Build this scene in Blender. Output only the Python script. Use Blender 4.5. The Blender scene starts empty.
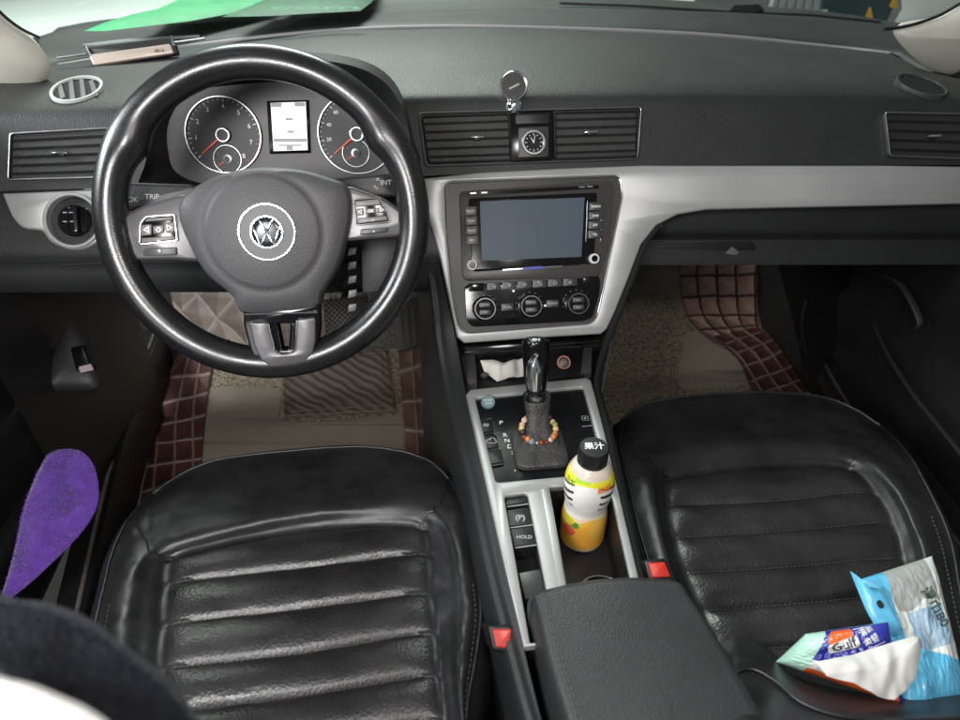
import bpy, math, random
from math import sin, cos, tan, pi, radians as R, sqrt
from mathutils import Vector as V
from mathutils.geometry import tessellate_polygon
random.seed(7)
scene = bpy.context.scene
COL = scene.collection

# ---------------------------------------------------------------- camera
FPX, W0, H0 = 700.0, 960.0, 720.0
EYE = V((0, 0, 1.05))
PITCH, YAW, ROLL = R(35), R(7), R(1)
_f = V((sin(YAW)*cos(PITCH), cos(YAW)*cos(PITCH), -sin(PITCH)))
_r0 = V((cos(YAW), -sin(YAW), 0)); _u0 = _r0.cross(_f)
_r = cos(ROLL)*_r0 + sin(ROLL)*_u0; _u = -sin(ROLL)*_r0 + cos(ROLL)*_u0
cd = bpy.data.cameras.new('camera'); cam = bpy.data.objects.new('camera', cd); COL.objects.link(cam)
from mathutils import Matrix
cam.matrix_world = Matrix(((_r.x, _u.x, -_f.x, EYE.x), (_r.y, _u.y, -_f.y, EYE.y), (_r.z, _u.z, -_f.z, EYE.z), (0, 0, 0, 1)))
cd.sensor_width = 36; cd.lens = 36*FPX/W0; cd.clip_start = .02; cd.clip_end = 200
cd.dof.use_dof = True; cd.dof.focus_distance = .92; cd.dof.aperture_fstop = cd.lens/1000/.0052
scene.camera = cam

# ---------------------------------------------------------------- light
world = bpy.data.worlds.new('World'); scene.world = world; world.use_nodes = True
bg = world.node_tree.nodes['Background']; bg.inputs[0].default_value = (.87, .90, .92, 1); bg.inputs[1].default_value = .17
def area(name, loc, target, sx, sy, power, color):
    l = bpy.data.lights.new(name, 'AREA'); l.shape = 'RECTANGLE'; l.size = sx; l.size_y = sy; l.energy = power; l.color = color
    o = bpy.data.objects.new(name, l); COL.objects.link(o); o.location = loc
    o.rotation_euler = (V(target)-V(loc)).to_track_quat('-Z', 'Y').to_euler(); return o
area('dome_lamp', (.14, .0, 1.26), (.2, 1.0, .3), .15, .10, 3.7, (1, .95, .91))
area('reading_lamp', (-.36, -.04, 1.13), (-.15, .8, .55), .24, .16, 6.4, (1, .99, .98))
area('rear_window_light', (-.62, -.95, 1.42), (-.15, .8, .7), .60, .30, 5, (1, .99, .97))
area('open_door_light', (-.80, -.32, .76), (-.30, .75, .70), .34, .26, 1.6, (.97, .99, 1))
area('side_window_light', (-1.30, .80, 1.32), (-.2, 1.15, .7), .9, .40, 24, (.93, .98, 1))
area('windscreen_light', (-.3, 2.1, 1.75), (-.2, 1.1, .6), 1.2, .6, 6, (.96, 1, .97))
area('bonnet_fill', (-.3, 3.0, 2.6), (-.1, 2.2, .7), 1.6, .8, 85, (.94, 1, .95))  # unseen fill light added over the bonnet to brighten the outside
scene.view_settings.view_transform = 'Standard'; scene.view_settings.look = 'None'
scene.view_settings.exposure = 0; scene.view_settings.gamma = 1
scene.cycles.use_denoising = True; scene.cycles.max_bounces = 6

# ---------------------------------------------------------------- pixel rays on real surfaces
def ray(u, v): return _f + _r*((u-W0/2)/FPX) - _u*((v-H0/2)/FPX)
def py(u, v, y): d = ray(u, v); return EYE + d*((y-EYE.y)/d.y)
def pz(u, v, z): d = ray(u, v); return EYE + d*((z-EYE.z)/d.z)
def pxx(u, v, x): d = ray(u, v); return EYE + d*((x-EYE.x)/d.x)
def pd(u, v, dist): return EYE + ray(u, v)*dist

class PL:
    def __init__(s, o, x, y):
        s.o = V(o); s.x = V(x).normalized(); s.n = s.x.cross(V(y)).normalized(); s.y = s.n.cross(s.x)
    def hit(s, u, v):
        d = ray(u, v); t = (s.o-EYE).dot(s.n)/d.dot(s.n); q = EYE + d*t - s.o
        return (q.dot(s.x), q.dot(s.y))
    def px(s, pts): return [s.hit(*p) for p in pts]
    def P(s, a, b, c=0): return s.o + s.x*a + s.y*b + s.n*c
    def off(s, c): return PL(s.o + s.n*c, s.x, s.y)
    def W(s, u, v, c=0): a, b = s.hit(u, v); return s.P(a, b, c)
    def at(s, u, v, rot=0):
        w = s.W(u, v); x = s.x*cos(rot)+s.y*sin(rot); y = -s.x*sin(rot)+s.y*cos(rot); return PL(w, x, y)

# ---------------------------------------------------------------- objects
def top(o):
    while o.parent: o = o.parent
    return o
def tag(o, label=None, cat=None, group=None, kind=None):
    for k, v in (('label', label), ('category', cat), ('group', group), ('kind', kind)):
        if v: o[k] = v
    return o
def thing(name, loc, label, cat, group=None, kind='thing'):
    o = bpy.data.objects.new(name, None); COL.objects.link(o); o.location = loc; o.empty_display_size = .02
    return tag(o, label, cat, group, kind)

class MB:
    def __init__(s): s.v = []; s.f = []; s.m = []
    def add(s, vs, fs, m=0):
        n = len(s.v); s.v += [V(p) for p in vs]
        for i, f in enumerate(fs):
            s.f.append([n+k for k in f]); s.m.append(m[i] if isinstance(m, list) else m)
    def build(s, name, mats, parent=None, loc=None, sharp=35, bevel=0, sub=0, fix=True):
        if not isinstance(mats, (list, tuple)): mats = [mats]
        if parent is not None: L = top(parent).location.copy()
        else:
            L = V(loc) if loc else V((sum(p.x for p in s.v)/len(s.v), sum(p.y for p in s.v)/len(s.v), min(p.z for p in s.v)))
        me = bpy.data.meshes.new(name); me.from_pydata([p-L for p in s.v], [], s.f)
        for m in mats: me.materials.append(m)
        me.polygons.foreach_set('material_index', s.m)
        me.polygons.foreach_set('use_smooth', [True]*len(me.polygons))
        me.update()
        if fix:
            import bmesh
            b = bmesh.new(); b.from_mesh(me); bmesh.ops.recalc_face_normals(b, faces=b.faces); b.to_mesh(me); b.free()
        me.set_sharp_from_angle(angle=R(sharp))
        o = bpy.data.objects.new(name, me); COL.objects.link(o)
        if parent is not None: o.parent = parent
        else: o.location = L
        if bevel:
            b = o.modifiers.new('b', 'BEVEL'); b.width = bevel; b.segments = 3; b.limit_method = 'ANGLE'; b.angle_limit = R(40)
        if sub:
            b = o.modifiers.new('s', 'SUBSURF'); b.levels = sub; b.render_levels = sub
        return o

# ---------------------------------------------------------------- 2D helpers
def sarea(p): return .5*sum(p[i][0]*p[(i+1) % len(p)][1]-p[(i+1) % len(p)][0]*p[i][1] for i in range(len(p)))
def ccw(p): return list(p) if sarea(p) > 0 else list(p)[::-1]
def surf(o):
    from mathutils.bvhtree import BVHTree
    L = top(o).location; t = BVHTree.FromPolygons([v.co+L for v in o.data.vertices], [list(p.vertices) for p in o.data.polygons])
    def f(u, v, lift=0):
        d = ray(u, v).normalized(); h = t.ray_cast(EYE, d)
        f.n = h[1] if h[1] and h[1].dot(d) < 0 else (-h[1] if h[1] else None)
        return h[0]-d*lift if h[0] else None
    return f
def inset(p, d):
    n = len(p); out = []
    for i in range(n):
        a, b, c = V((*p[i-1],)), V((*p[i],)), V((*p[(i+1) % n],))
        e1 = (b-a); e2 = (c-b)
        if e1.length < 1e-9 or e2.length < 1e-9: out.append((b.x, b.y)); continue
        e1.normalize(); e2.normalize()
        n1 = V((-e1.y, e1.x)); n2 = V((-e2.y, e2.x)); m = n1+n2
        if m.length < 1e-6: m = n1
        m.normalize(); k = d/max(.5, m.dot(n1)); out.append((b.x+m.x*k, b.y+m.y*k))
    return out
def fillet(p, r, k=5):
    n = len(p); out = []
    for i in range(n):
        ri = r[i] if isinstance(r, (list, tuple)) else r
        a, b, c = V(p[i-1]), V(p[i]), V(p[(i+1) % n])
        d1, d2 = (a-b), (c-b); l = min(ri, d1.length*.45, d2.length*.45)
        if l <= 1e-7: out.append((b.x, b.y)); continue
        s, e = b+d1.normalized()*l, b+d2.normalized()*l
        for j in range(k+1):
            t = j/k; q = s*(1-t)**2 + b*2*t*(1-t) + e*t*t; out.append((q.x, q.y))
    return out
def cr(a, b, c, d, t): return .5*((2*b)+(c-a)*t+(2*a-5*b+4*c-d)*t*t+(3*b-a-3*c+d)*t**3)
def spline(p, k=6, closed=False):
    p = [V(q) for q in p]; n = len(p); out = []
    for i in range(n if closed else n-1):
        g = (lambda j: p[j % n]) if closed else (lambda j: p[j] if 0 <= j < n else (2*p[0]-p[1] if j < 0 else 2*p[-1]-p[-2]))
        for j in range(k): out.append(cr(g(i-1), g(i), g(i+1), g(i+2), j/k))
    if not closed: out.append(p[-1].copy())
    return out
def spx(p, k=5, closed=True): return [(q.x, q.y) for q in spline([V(q) for q in p], k, closed)]
def circ(a, b, r, n=32, ry=None): return [(a+r*cos(2*pi*i/n), b+(ry or r)*sin(2*pi*i/n)) for i in range(n)]
def rect(a, b, w, h, r=0):
    p = [(a-w/2, b-h/2), (a+w/2, b-h/2), (a+w/2, b+h/2), (a-w/2, b+h/2)]
    return fillet(p, r) if r else p
def prism(mb, pl, pts, c0, c1, bev=0, m=0, holes=(), side=None, back=False):
    side = m if side is None else side
    outer = ccw(pts); hs = [ccw(h)[::-1] for h in holes]
    rings = [outer]+hs; vs = []; fs = []; ms = []; caps = []
    for rg in rings:
        n = len(rg); lv = [(rg, c0), (rg, c1-bev)]
        if bev: lv += [(inset(rg, bev*.3), c1-bev*.3), (inset(rg, bev), c1)]
        base = len(vs)
        for q, c in lv: vs += [pl.P(x, y, c) for x, y in q]
        for k in range(len(lv)-1):
            for i in range(n):
                j = (i+1) % n; fs.append([base+k*n+i, base+k*n+j, base+(k+1)*n+j, base+(k+1)*n+i]); ms.append(side if k == 0 else m)
        caps.append((base+(len(lv)-1)*n, lv[-1][0], base))
    tri = tessellate_polygon([[V((x, y, 0)) for x, y in q] for _, q, _ in caps])
    idx = []; bidx = []
    for b, q, b0 in caps: idx += list(range(b, b+len(q))); bidx += list(range(b0, b0+len(q)))
    for t in tri:
        fs.append([idx[k] for k in t]); ms.append(m)
        if back: fs.append([bidx[k] for k in t][::-1]); ms.append(side)
    mb.add(vs, fs, ms)
def well(mb, pl, pts, c0, c1, m=0, mf=None):
    p = ccw(pts); n = len(p)
    vs = [pl.P(x, y, c0) for x, y in p]+[pl.P(x, y, c1) for x, y in p]
    fs = [[i, i+n, (i+1) % n+n, (i+1) % n] for i in range(n)]
    mb.add(vs, fs, m)
    tri = tessellate_polygon([[V((x, y, 0)) for x, y in p]])
    mb.add([pl.P(x, y, c1) for x, y in p], [list(t) for t in tri], m if mf is None else mf)
def lathe(mb, pl, a, b, prof, seg=32, m=0, sx=1, sy=1):
    vs = []; fs = []; ms = []
    for (r, c) in prof:
        for i in range(seg): t = 2*pi*i/seg; vs.append(pl.P(a+r*cos(t)*sx, b+r*sin(t)*sy, c))
    for k in range(len(prof)-1):
        for i in range(seg):
            j = (i+1) % seg; fs.append([k*seg+i, k*seg+j, (k+1)*seg+j, (k+1)*seg+i]); ms.append(m[k] if isinstance(m, (list, tuple)) else m)
    if prof[-1][0] > 1e-6: fs.append([(len(prof)-1)*seg+i for i in range(seg)]); ms.append(m[-1] if isinstance(m, (list, tuple)) else m)
    mb.add(vs, fs, ms)
def ringm(mb, pl, a, b, r0, r1, c0, c1, seg=40, m=0):
    w = (r1-r0); lathe_open(mb, pl, a, b, [(r1, c0), (r1, c1-w*.2), (r1-w*.25, c1), (r0+w*.25, c1), (r0, c1-w*.2), (r0, c0)], seg, m)
def lathe_open(mb, pl, a, b, prof, seg=32, m=0):
    vs = []; fs = []
    for (r, c) in prof:
        for i in range(seg): t = 2*pi*i/seg; vs.append(pl.P(a+r*cos(t), b+r*sin(t), c))
    for k in range(len(prof)-1):
        for i in range(seg):
            j = (i+1) % seg; fs.append([k*seg+i, k*seg+j, (k+1)*seg+j, (k+1)*seg+i])
    mb.add(vs, fs, m)
def tube(mb, pts, r, seg=10, closed=False, m=0, flat=1, up=None):
    pts = [V(p) for p in pts]; n = len(pts); vs = []; fs = []
    t0 = (pts[1]-pts[0]).normalized(); ref = V(up) if up else (V((0, 0, 1)) if abs(t0.z) < .9 else V((1, 0, 0)))
    s = (ref-ref.dot(t0)*t0).normalized()
    for i in range(n):
        a, b = (pts[i-1], pts[(i+1) % n]) if closed else (pts[max(i-1, 0)], pts[min(i+1, n-1)])
        t = (b-a).normalized(); s = (s-s.dot(t)*t).normalized(); q = t.cross(s); ri = r[i] if isinstance(r, (list, tuple)) else r
        for k in range(seg): an = 2*pi*k/seg; vs.append(pts[i]+s*(ri*flat*cos(an))+q*(ri*sin(an)))
    for i in range(n if closed else n-1):
        for k in range(seg):
            j = (i+1) % n; l = (k+1) % seg; fs.append([i*seg+k, i*seg+l, j*seg+l, j*seg+k])
    if not closed: fs.append(list(range(seg))[::-1]); fs.append([(n-1)*seg+k for k in range(seg)])
    mb.add(vs, fs, m)
def grid(mb, G, m=0, mf=None):
    nr, nc = len(G), len(G[0]); vs = [p for r_ in G for p in r_]; fs = []; ms = []
    for i in range(nr-1):
        for j in range(nc-1):
            fs.append([i*nc+j, i*nc+j+1, (i+1)*nc+j+1, (i+1)*nc+j]); ms.append(mf(i/(nr-1), j/(nc-1)) if mf else m)
    mb.add(vs, fs, ms)
def refine(G, ku, kv):
    G = [spline(r_, ku) for r_ in G]
    T = [spline([G[i][j] for i in range(len(G))], kv) for j in range(len(G[0]))]
    return [[T[j][i] for j in range(len(T))] for i in range(len(T[0]))]
def thick(mb, G, d, m=0):
    # closed slab: grid plus an offset copy joined at the rim
    nr, nc = len(G), len(G[0]); B = [[p+V(d) for p in r_] for r_ in G]
    grid(mb, G, m); grid(mb, [r_[::-1] for r_ in B], m)
    rim = [(0, j) for j in range(nc)]+[(i, nc-1) for i in range(1, nr)]+[(nr-1, j) for j in range(nc-2, -1, -1)]+[(i, 0) for i in range(nr-2, 0, -1)]
    n = len(rim); mb.add([G[i][j] for i, j in rim]+[B[i][j] for i, j in rim], [[k, (k+1) % n, (k+1) % n+n, k+n] for k in range(n)], m)
def puff(mb, pl, pts, h, rings=7, hb=0, nz=0, m=0, seed=1, pw=.5):
    from mathutils import noise
    p = ccw(pts); n = len(p); cx = sum(q[0] for q in p)/n; cy = sum(q[1] for q in p)/n
    for sgn, hh in ((1, h), (-1, hb)):
        if sgn < 0 and not hb: continue
        vs = []; fs = []
        for k in range(rings+1):
            t = 1-k/(rings+.4)
            for x, y in p:
                a, b = cx+(x-cx)*t, cy+(y-cy)*t
                z = hh*(1-t**2.2)**pw if t < 1 else 0
                z += nz*noise.noise(V((a*30, b*30, seed)))*(1-t**4)
                vs.append(pl.P(a, b, z*sgn))
        for k in range(rings):
            for i in range(n): j = (i+1) % n; fs.append([k*n+i, k*n+j, (k+1)*n+j, (k+1)*n+i])
        fs.append([rings*n+i for i in range(n)])
        mb.add(vs, fs, m)
def fuzz(mb, pl, pts, h, count, ln, w=.0004, m=0, seed=1, lean=.5):
    rnd = random.Random(seed); p = ccw(pts); n = len(p); cx = sum(q[0] for q in p)/n; cy = sum(q[1] for q in p)/n
    for _ in range(count):
        i = rnd.randrange(n); a, b = p[i], p[(i+1) % n]; s = rnd.random(); x, y = a[0]+(b[0]-a[0])*s, a[1]+(b[1]-a[1])*s; t = sqrt(rnd.random())*.985
        X, Y = cx+(x-cx)*t, cy+(y-cy)*t; z = h*(1-t**2.2)**.5
        rad = V((x-cx, y-cy)).normalized(); d = (pl.n*(1.1-t)+pl.x*rad.x*t+pl.y*rad.y*t+V((rnd.uniform(-1, 1), rnd.uniform(-1, 1), rnd.uniform(-1, 1)))*lean).normalized()
        o = pl.P(X, Y, z-.001); e = d.orthogonal().normalized()*w; L_ = ln*rnd.uniform(.5, 1.2); c = V((rnd.uniform(-1, 1), rnd.uniform(-1, 1), rnd.uniform(-1, 1)))*L_*.3
        mb.add([o-e, o+e, o+d*L_*.6+c+e*.8, o+d*L_*.6+c-e*.8, o+d*L_+c*.3], [[0, 1, 2, 3], [3, 2, 4]], m)
_tc = {}
def glyphs(s, bold=0.0, fill=True):
    key = (s, bold)
    if key not in _tc:
        c = bpy.data.curves.new('t', 'FONT'); c.body = s; c.align_x = 'CENTER'; c.align_y = 'CENTER'; c.size = 1; c.offset = bold; c.resolution_u = 3
        o = bpy.data.objects.new('t', c); COL.objects.link(o); bpy.context.view_layer.update()
        me = bpy.data.meshes.new_from_object(o)
        _tc[key] = ([(v.co.x, v.co.y) for v in me.vertices], [list(p.vertices) for p in me.polygons])
        bpy.data.objects.remove(o); bpy.data.curves.remove(c); bpy.data.meshes.remove(me)
    return _tc[key]
def text(mb, pl, s, a, b, h, c=.0006, rot=0, m=0, bold=0, sx=1, fn=None):
    vs, fs = glyphs(s, bold); out = []
    for x, y in vs:
        x, y = x*h*sx, y*h; X, Y = a+x*cos(rot)-y*sin(rot), b+x*sin(rot)+y*cos(rot)
        out.append(fn(X, Y) if fn else pl.P(X, Y, c))
    mb.add(out, fs, m)
def pxtext(mb, pl, s, u, v, hpx, c=.0006, rotpx=0, m=0, bold=0, sx=1):
    a, b = pl.hit(u, v); a2, b2 = pl.hit(u, v-hpx); h = sqrt((a2-a)**2+(b2-b)**2)
    a3, b3 = pl.hit(u+10, v); rot = math.atan2(b3-b, a3-a)
    text(mb, pl, s, a, b, h, c, rot+rotpx, m, bold, sx)
def stitches(mb, pts, dash=.005, gap=.003, r=.0006, m=0, lift=V((0, 0, .0008))):
    L = [0]
    for a, b in zip(pts, pts[1:]): L.append(L[-1]+(b-a).length)
    def at(s_):
        for i in range(len(L)-1):
            if L[i+1] >= s_: t = (s_-L[i])/max(L[i+1]-L[i], 1e-9); return pts[i].lerp(pts[i+1], t)
        return pts[-1]
    s_ = 0
    while s_+dash < L[-1]:
        tube(mb, [at(s_)+lift*.2, at(s_+dash*.5)+lift, at(s_+dash)+lift*.2], r, 5, m=m); s_ += dash+gap
def mix(a, b, t): return tuple(a[i]*(1-t)+b[i]*t for i in range(len(a)))

# ---------------------------------------------------------------- materials
def srgb(r, g, b): return tuple(((c/255+.055)/1.055)**2.4 if c/255 > .04045 else c/255/12.92 for c in (r, g, b))
def mat(name, col, rough=.5, metal=0, bump=(), var=0, vscale=8, coat=0, spec=.5, emit=None, es=1, rvar=0, sheen=0, trans=0, wear=None):
    m = bpy.data.materials.new(name); m.use_nodes = True; nt = m.node_tree; N = nt.nodes; L = nt.links
    b = N['Principled BSDF']; I = b.inputs
    I['Base Color'].default_value = (*col, 1); I['Roughness'].default_value = rough; I['Metallic'].default_value = metal
    I['Coat Weight'].default_value = coat; I['Coat Roughness'].default_value = .06; I['Specular IOR Level'].default_value = spec
    I['Sheen Weight'].default_value = sheen; I['Transmission Weight'].default_value = trans
    if emit: I['Emission Color'].default_value = (*emit, 1); I['Emission Strength'].default_value = es
    tc = N.new('ShaderNodeTexCoord')
    if var or rvar:
        n = N.new('ShaderNodeTexNoise'); n.inputs['Scale'].default_value = vscale; n.inputs['Detail'].default_value = 6; n.inputs['Roughness'].default_value = .65; L.new(tc.outputs['Object'], n.inputs['Vector'])
        if var:
            mr = N.new('ShaderNodeMapRange'); mr.inputs[1].default_value = .3; mr.inputs[2].default_value = .7; mr.inputs[3].default_value = 1-var; mr.inputs[4].default_value = 1+var; L.new(n.outputs[0], mr.inputs[0])
            vm = N.new('ShaderNodeVectorMath'); vm.operation = 'SCALE'; vm.inputs[0].default_value = col; L.new(mr.outputs[0], vm.inputs['Scale']); L.new(vm.outputs[0], I['Base Color'])
        if rvar:
            mr = N.new('ShaderNodeMapRange'); mr.inputs[1].default_value = .3; mr.inputs[2].default_value = .7; mr.inputs[3].default_value = rough-rvar; mr.inputs[4].default_value = rough+rvar; L.new(n.outputs[0], mr.inputs[0]); L.new(mr.outputs[0], I['Roughness'])
    prev = None
    for kind, sc, st, dist in bump:
        if kind == 'v': t = N.new('ShaderNodeTexVoronoi'); out = t.outputs['Distance']
        else: t = N.new('ShaderNodeTexNoise'); out = t.outputs[0]; t.inputs['Detail'].default_value = 5
        t.inputs['Scale'].default_value = sc; L.new(tc.outputs['Object'], t.inputs['Vector'])
        bp = N.new('ShaderNodeBump'); bp.inputs['Strength'].default_value = st; bp.inputs['Distance'].default_value = dist; L.new(out, bp.inputs['Height'])
        if prev: L.new(prev.outputs[0], bp.inputs['Normal'])
        prev = bp
    if prev: L.new(prev.outputs[0], I['Normal'])
    return m
M = {}
M['leather'] = mat('black_leather', (.017, .0165, .018), .38, bump=(('v', 700, .3, .0004), ('n', 30, .16, .004)), var=.35, vscale=14, rvar=.07, spec=.6)
M['leather_perf'] = mat('perforated_leather', (.020, .018, .019), .37, bump=(('v', 270, .42, .0007), ('v', 700, .3, .0004), ('n', 34, .12, .004)), var=.35, vscale=14, rvar=.07, spec=.9)
M['rimleather'] = mat('rim_leather', (.010, .010, .011), .28, bump=(('v', 700, .14, .0004),), rvar=.06, vscale=30, spec=.75)
M['seam'] = mat('seam_thread', (.075, .07, .068), .6)
M['pad'] = mat('dash_pad', (.025, .0265, .026), .52, bump=(('v', 520, .5, .0007),), var=.22, vscale=5, rvar=.05)
M['padlow'] = mat('lower_dash_plastic', (.020, .021, .022), .5, bump=(('v', 520, .4, .0006),), var=.2)
M['dark'] = mat('dark_plastic', (.013, .0125, .0135), .42, bump=(('v', 600, .25, .0005),), var=.2, vscale=20)
M['matteblack'] = mat('matte_black', (.005, .005, .006), .75)
M['gloss'] = mat('gloss_black', (.005, .005, .006), .16, spec=.35, bump=(('n', 60, .03, .001),), rvar=.04)
M['silver'] = mat('silver_trim', (.43, .435, .43), .40, metal=.35, bump=(('n', 900, .08, .0003), ('n', 14, .05, .003)), var=.10, vscale=4, rvar=.08)
M['satin'] = mat('satin_grey', (.13, .125, .13), .36, metal=.5, var=.08)
M['hubgrey'] = mat('hub_vinyl', (.060, .058, .062), .52, bump=(('v', 520, .35, .0006),), var=.12, vscale=12)
M['chrome'] = mat('chrome', (.78, .79, .80), .14, metal=1, rvar=.05, vscale=40)
M['dullchrome'] = mat('dull_chrome', (.36, .365, .37), .32, metal=1, rvar=.06, vscale=40)
M['white'] = mat('white_print', (.75, .76, .76), .5)
M['greyprint'] = mat('grey_print', (.36, .36, .37), .5)
M['red'] = mat('red_print', (.55, .03, .02), .45)
M['btn'] = mat('button_plastic', (.045, .045, .047), .38, var=.15, vscale=60)
M['btnlit'] = mat('button_grey', (.14, .135, .13), .4, var=.15, vscale=60)
M['carpet'] = mat('carpet', (.022, .019, .018), .95, bump=(('n', 500, .6, .002),), var=.4, vscale=60)
# ================================================================ planes of the cabin
def pl_at(u, v, y, yy, zz): return PL(py(u, v, y), (1, 0, 0), (0, yy, zz))
FP = pl_at(530, 165, 1.0, .45, .89)       # vent fascia
SP = pl_at(530, 168, .997, .5, .866)      # centre stack / silver trim
CP = pl_at(530, 385, .80, cos(R(3)), sin(R(3)))    # console top
HW = PL((0, 0, 0), (1, 0, 0), (0, 1, 0))  # floor
def lut(t, x):
    ks = sorted(t)
    if x <= ks[0]: return t[ks[0]]
    for a, b in zip(ks, ks[1:]):
        if x <= b: return t[a]+(t[b]-t[a])*(x-a)/(b-a)
    return t[ks[-1]]
TOE_Y, TOE_S = 1.36, .62
def fl(u, v, dz=0):
    p = pz(u, v, dz)
    if p.y > TOE_Y:
        pl = PL((0, TOE_Y, dz), (1, 0, 0), (0, 1, TOE_S)); p = pl.W(u, v)
    return p

# ================================================================ setting
mb = MB(); grid(mb, [[V((x, y, 0 if y < TOE_Y+.001 else (y-TOE_Y)*TOE_S)) for x in (-.75, -.4, 0, .4, .8, 1.15)] for y in (-.2, .4, 1.0, TOE_Y, 1.7, 2.05)])
tag(mb.build('floor', M['carpet']), kind='structure')
M['ground'] = mat('ground', (.55, .57, .54), .9, var=.25, vscale=1.5)
mb = MB(); grid(mb, [[V((x, y, -.32)) for x in (-40, -2, 2, 40)] for y in (2.6, 8, 60)])
tag(mb.build('ground', M['ground']), kind='structure')

# ================================================================ dashboard
dash = thing('dashboard', (.15, 1.2, .25), 'dark grey moulded dashboard with silver trim band running across it', 'dashboard')
vT = {-80: 92, 0: 78, 50: 66, 130: 54, 190: 46, 330: 31, 480: 28, 690: 35, 830: 47, 890: 54, 925: 72, 960: 86, 1040: 108}
yT = {-80: 1.12, 0: 1.25, 50: 1.40, 130: 1.45, 480: 1.48, 830: 1.45, 890: 1.38, 925: 1.25, 960: 1.17, 1040: 1.1}
vF = {-80: 124, 0: 122, 110: 117, 250: 110, 420: 105, 640: 102, 885: 103, 960: 106, 1040: 110}
vB = {-80: 193, 0: 191, 110: 188, 424: 176, 640: 166, 700: 165, 960: 165, 1040: 166}
cols = [-80, -40, 0, 25, 50, 90, 130, 160, 190, 240, 290, 330, 400, 480, 560, 640, 690, 760, 830, 860, 890, 908, 925, 942, 960, 1000, 1040]
FPb = FP.off(-.004)
G = []
for i in range(12): G.append([])
for u in cols:
    p0 = FPb.W(u, lut(vB, u)); p1 = FPb.W(u, lut(vF, u)); pt = py(u, lut(vT, u), lut(yT, u))
    p2 = p1+V((0, .055, .019)); p2b = p1+V((0, .018, .012))
    rows = [p0, p0.lerp(p1, .5), p1, p2b, p2]
    for k in range(1, 7): t = k/6; q = p2.lerp(pt, t); q.z += .012*sin(pi*t); rows.append(q)
    rows.append(pt+V((0, .004, -.012)))
    for i, p in enumerate(rows): G[i].append(p)
mb = MB(); grid(mb, refine(G, 2, 3)); tp_ = mb.build('top_pad', M['pad'], dash, sharp=60); PADS = surf(tp_)
# light moulding line and defroster shelf behind it
vL = [(50, 70), (70, 66), (130, 56), (190, 48), (330, 33), (480, 29), (690, 36), (830, 49), (890, 56)]
mb = MB(); tube(mb, spline([py(u, v-2, lut(yT, u)+.004) for u, v in vL], 6), .0042, 8, flat=1); mb.build('moulding_line', mat('moulding', (.26, .25, .26), .5), dash)
vS = [(40, 50, 36), (70, 50, 28), (130, 44, 24), (190, 38, 23), (270, 33, 21), (330, 28, 17), (480, 26, 9), (600, 26, 9), (690, 30, 11), (780, 40, 15), (840, 46, 21), (890, 52, 27), (905, 56, 34), (925, 66, 46), (950, 80, 66)]
r0 = [py(u, lut(vT, u)-1, lut(yT, u)+.01) for u, a, b in vS]
r1 = [py(u, b, lut(yT, u)+.20) for u, a, b in vS]
mb = MB(); G = [r0, [a.lerp(b, .1)+V((0, 0, .006)) for a, b in zip(r0, r1)], [a.lerp(b, .55)+V((0, 0, .004)) for a, b in zip(r0, r1)], r1, [p+V((0, .03, -.05)) for p in r1]]
grid(mb, refine(G, 4, 3)); mb.build('defroster_shelf', mat('shelf', (.026, .029, .029), .6, bump=(('n', 500, .4, .0008),), var=.25, vscale=9), dash, sharp=60)
# pale edge strip at the driver end of the shelf
mb = MB(); tube(mb, spline([py(u, v, 1.50) for u, v in [(44, 51), (80, 47), (120, 42), (160, 39), (200, 37)]], 5), .0042, 8); mb.build('edge_strip', mat('edge_strip', (.25, .27, .26), .5), dash)
mb = MB(); prism(mb, PL(py(130, 36, 1.58), (1, 0, 0), (0, 1, .08)), PL(py(130, 36, 1.58), (1, 0, 0), (0, 1, .08)).px([(168, 22), (186, 36), (212, 36), (182, 21)]), 0, .006, .002); mb.build('shelf_notch', mat('notch', (.13, .14, .135), .5), dash)

# silver band
outer = [(424, 179), (480, 173), (560, 169), (640, 166), (760, 166), (880, 166), (1040, 168), (1040, 199), (960, 204), (880, 206), (780, 208), (705, 210), (676, 215), (655, 226), (640, 245), (628, 277), (614, 312), (606, 329), (600, 334), (530, 338), (464, 343), (457, 337), (450, 305), (440, 258), (431, 228), (424, 206)]
hole = fillet([(445, 183), (619, 176), (621, 196), (612, 240), (600, 300), (594, 323), (460, 333), (453, 300), (447, 235)], [8, 8, 4, 20, 15, 10, 12, 15, 10], 5)
mb = MB(); prism(mb, SP, SP.px(outer), -.004, .006, .003, holes=[SP.px(hole)]); mb.build('silver_band', M['silver'], dash, sharp=50)
mb = MB(); p = SP.px(hole); pts = [SP.P(a, b, .0055) for a, b in p]; tube(mb, pts, .0012, 6, closed=True); mb.build('chrome_edge', M['chrome'], dash)
lefts = fillet([(4, 194), (98, 190), (170, 188), (170, 208), (108, 214), (108, 236), (90, 249), (72, 251), (52, 243), (44, 231), (24, 229), (14, 218)], [2, 2, 2, 2, 5, 10, 8, 12, 8, 4, 10, 6])
c0 = SP.hit(75, 221)
mb = MB(); prism(mb, SP, SP.px(lefts), -.004, .006, .003, holes=[circ(*c0, .0335)]); mb.build('silver_band', M['silver'], dash, sharp=50)
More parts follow.
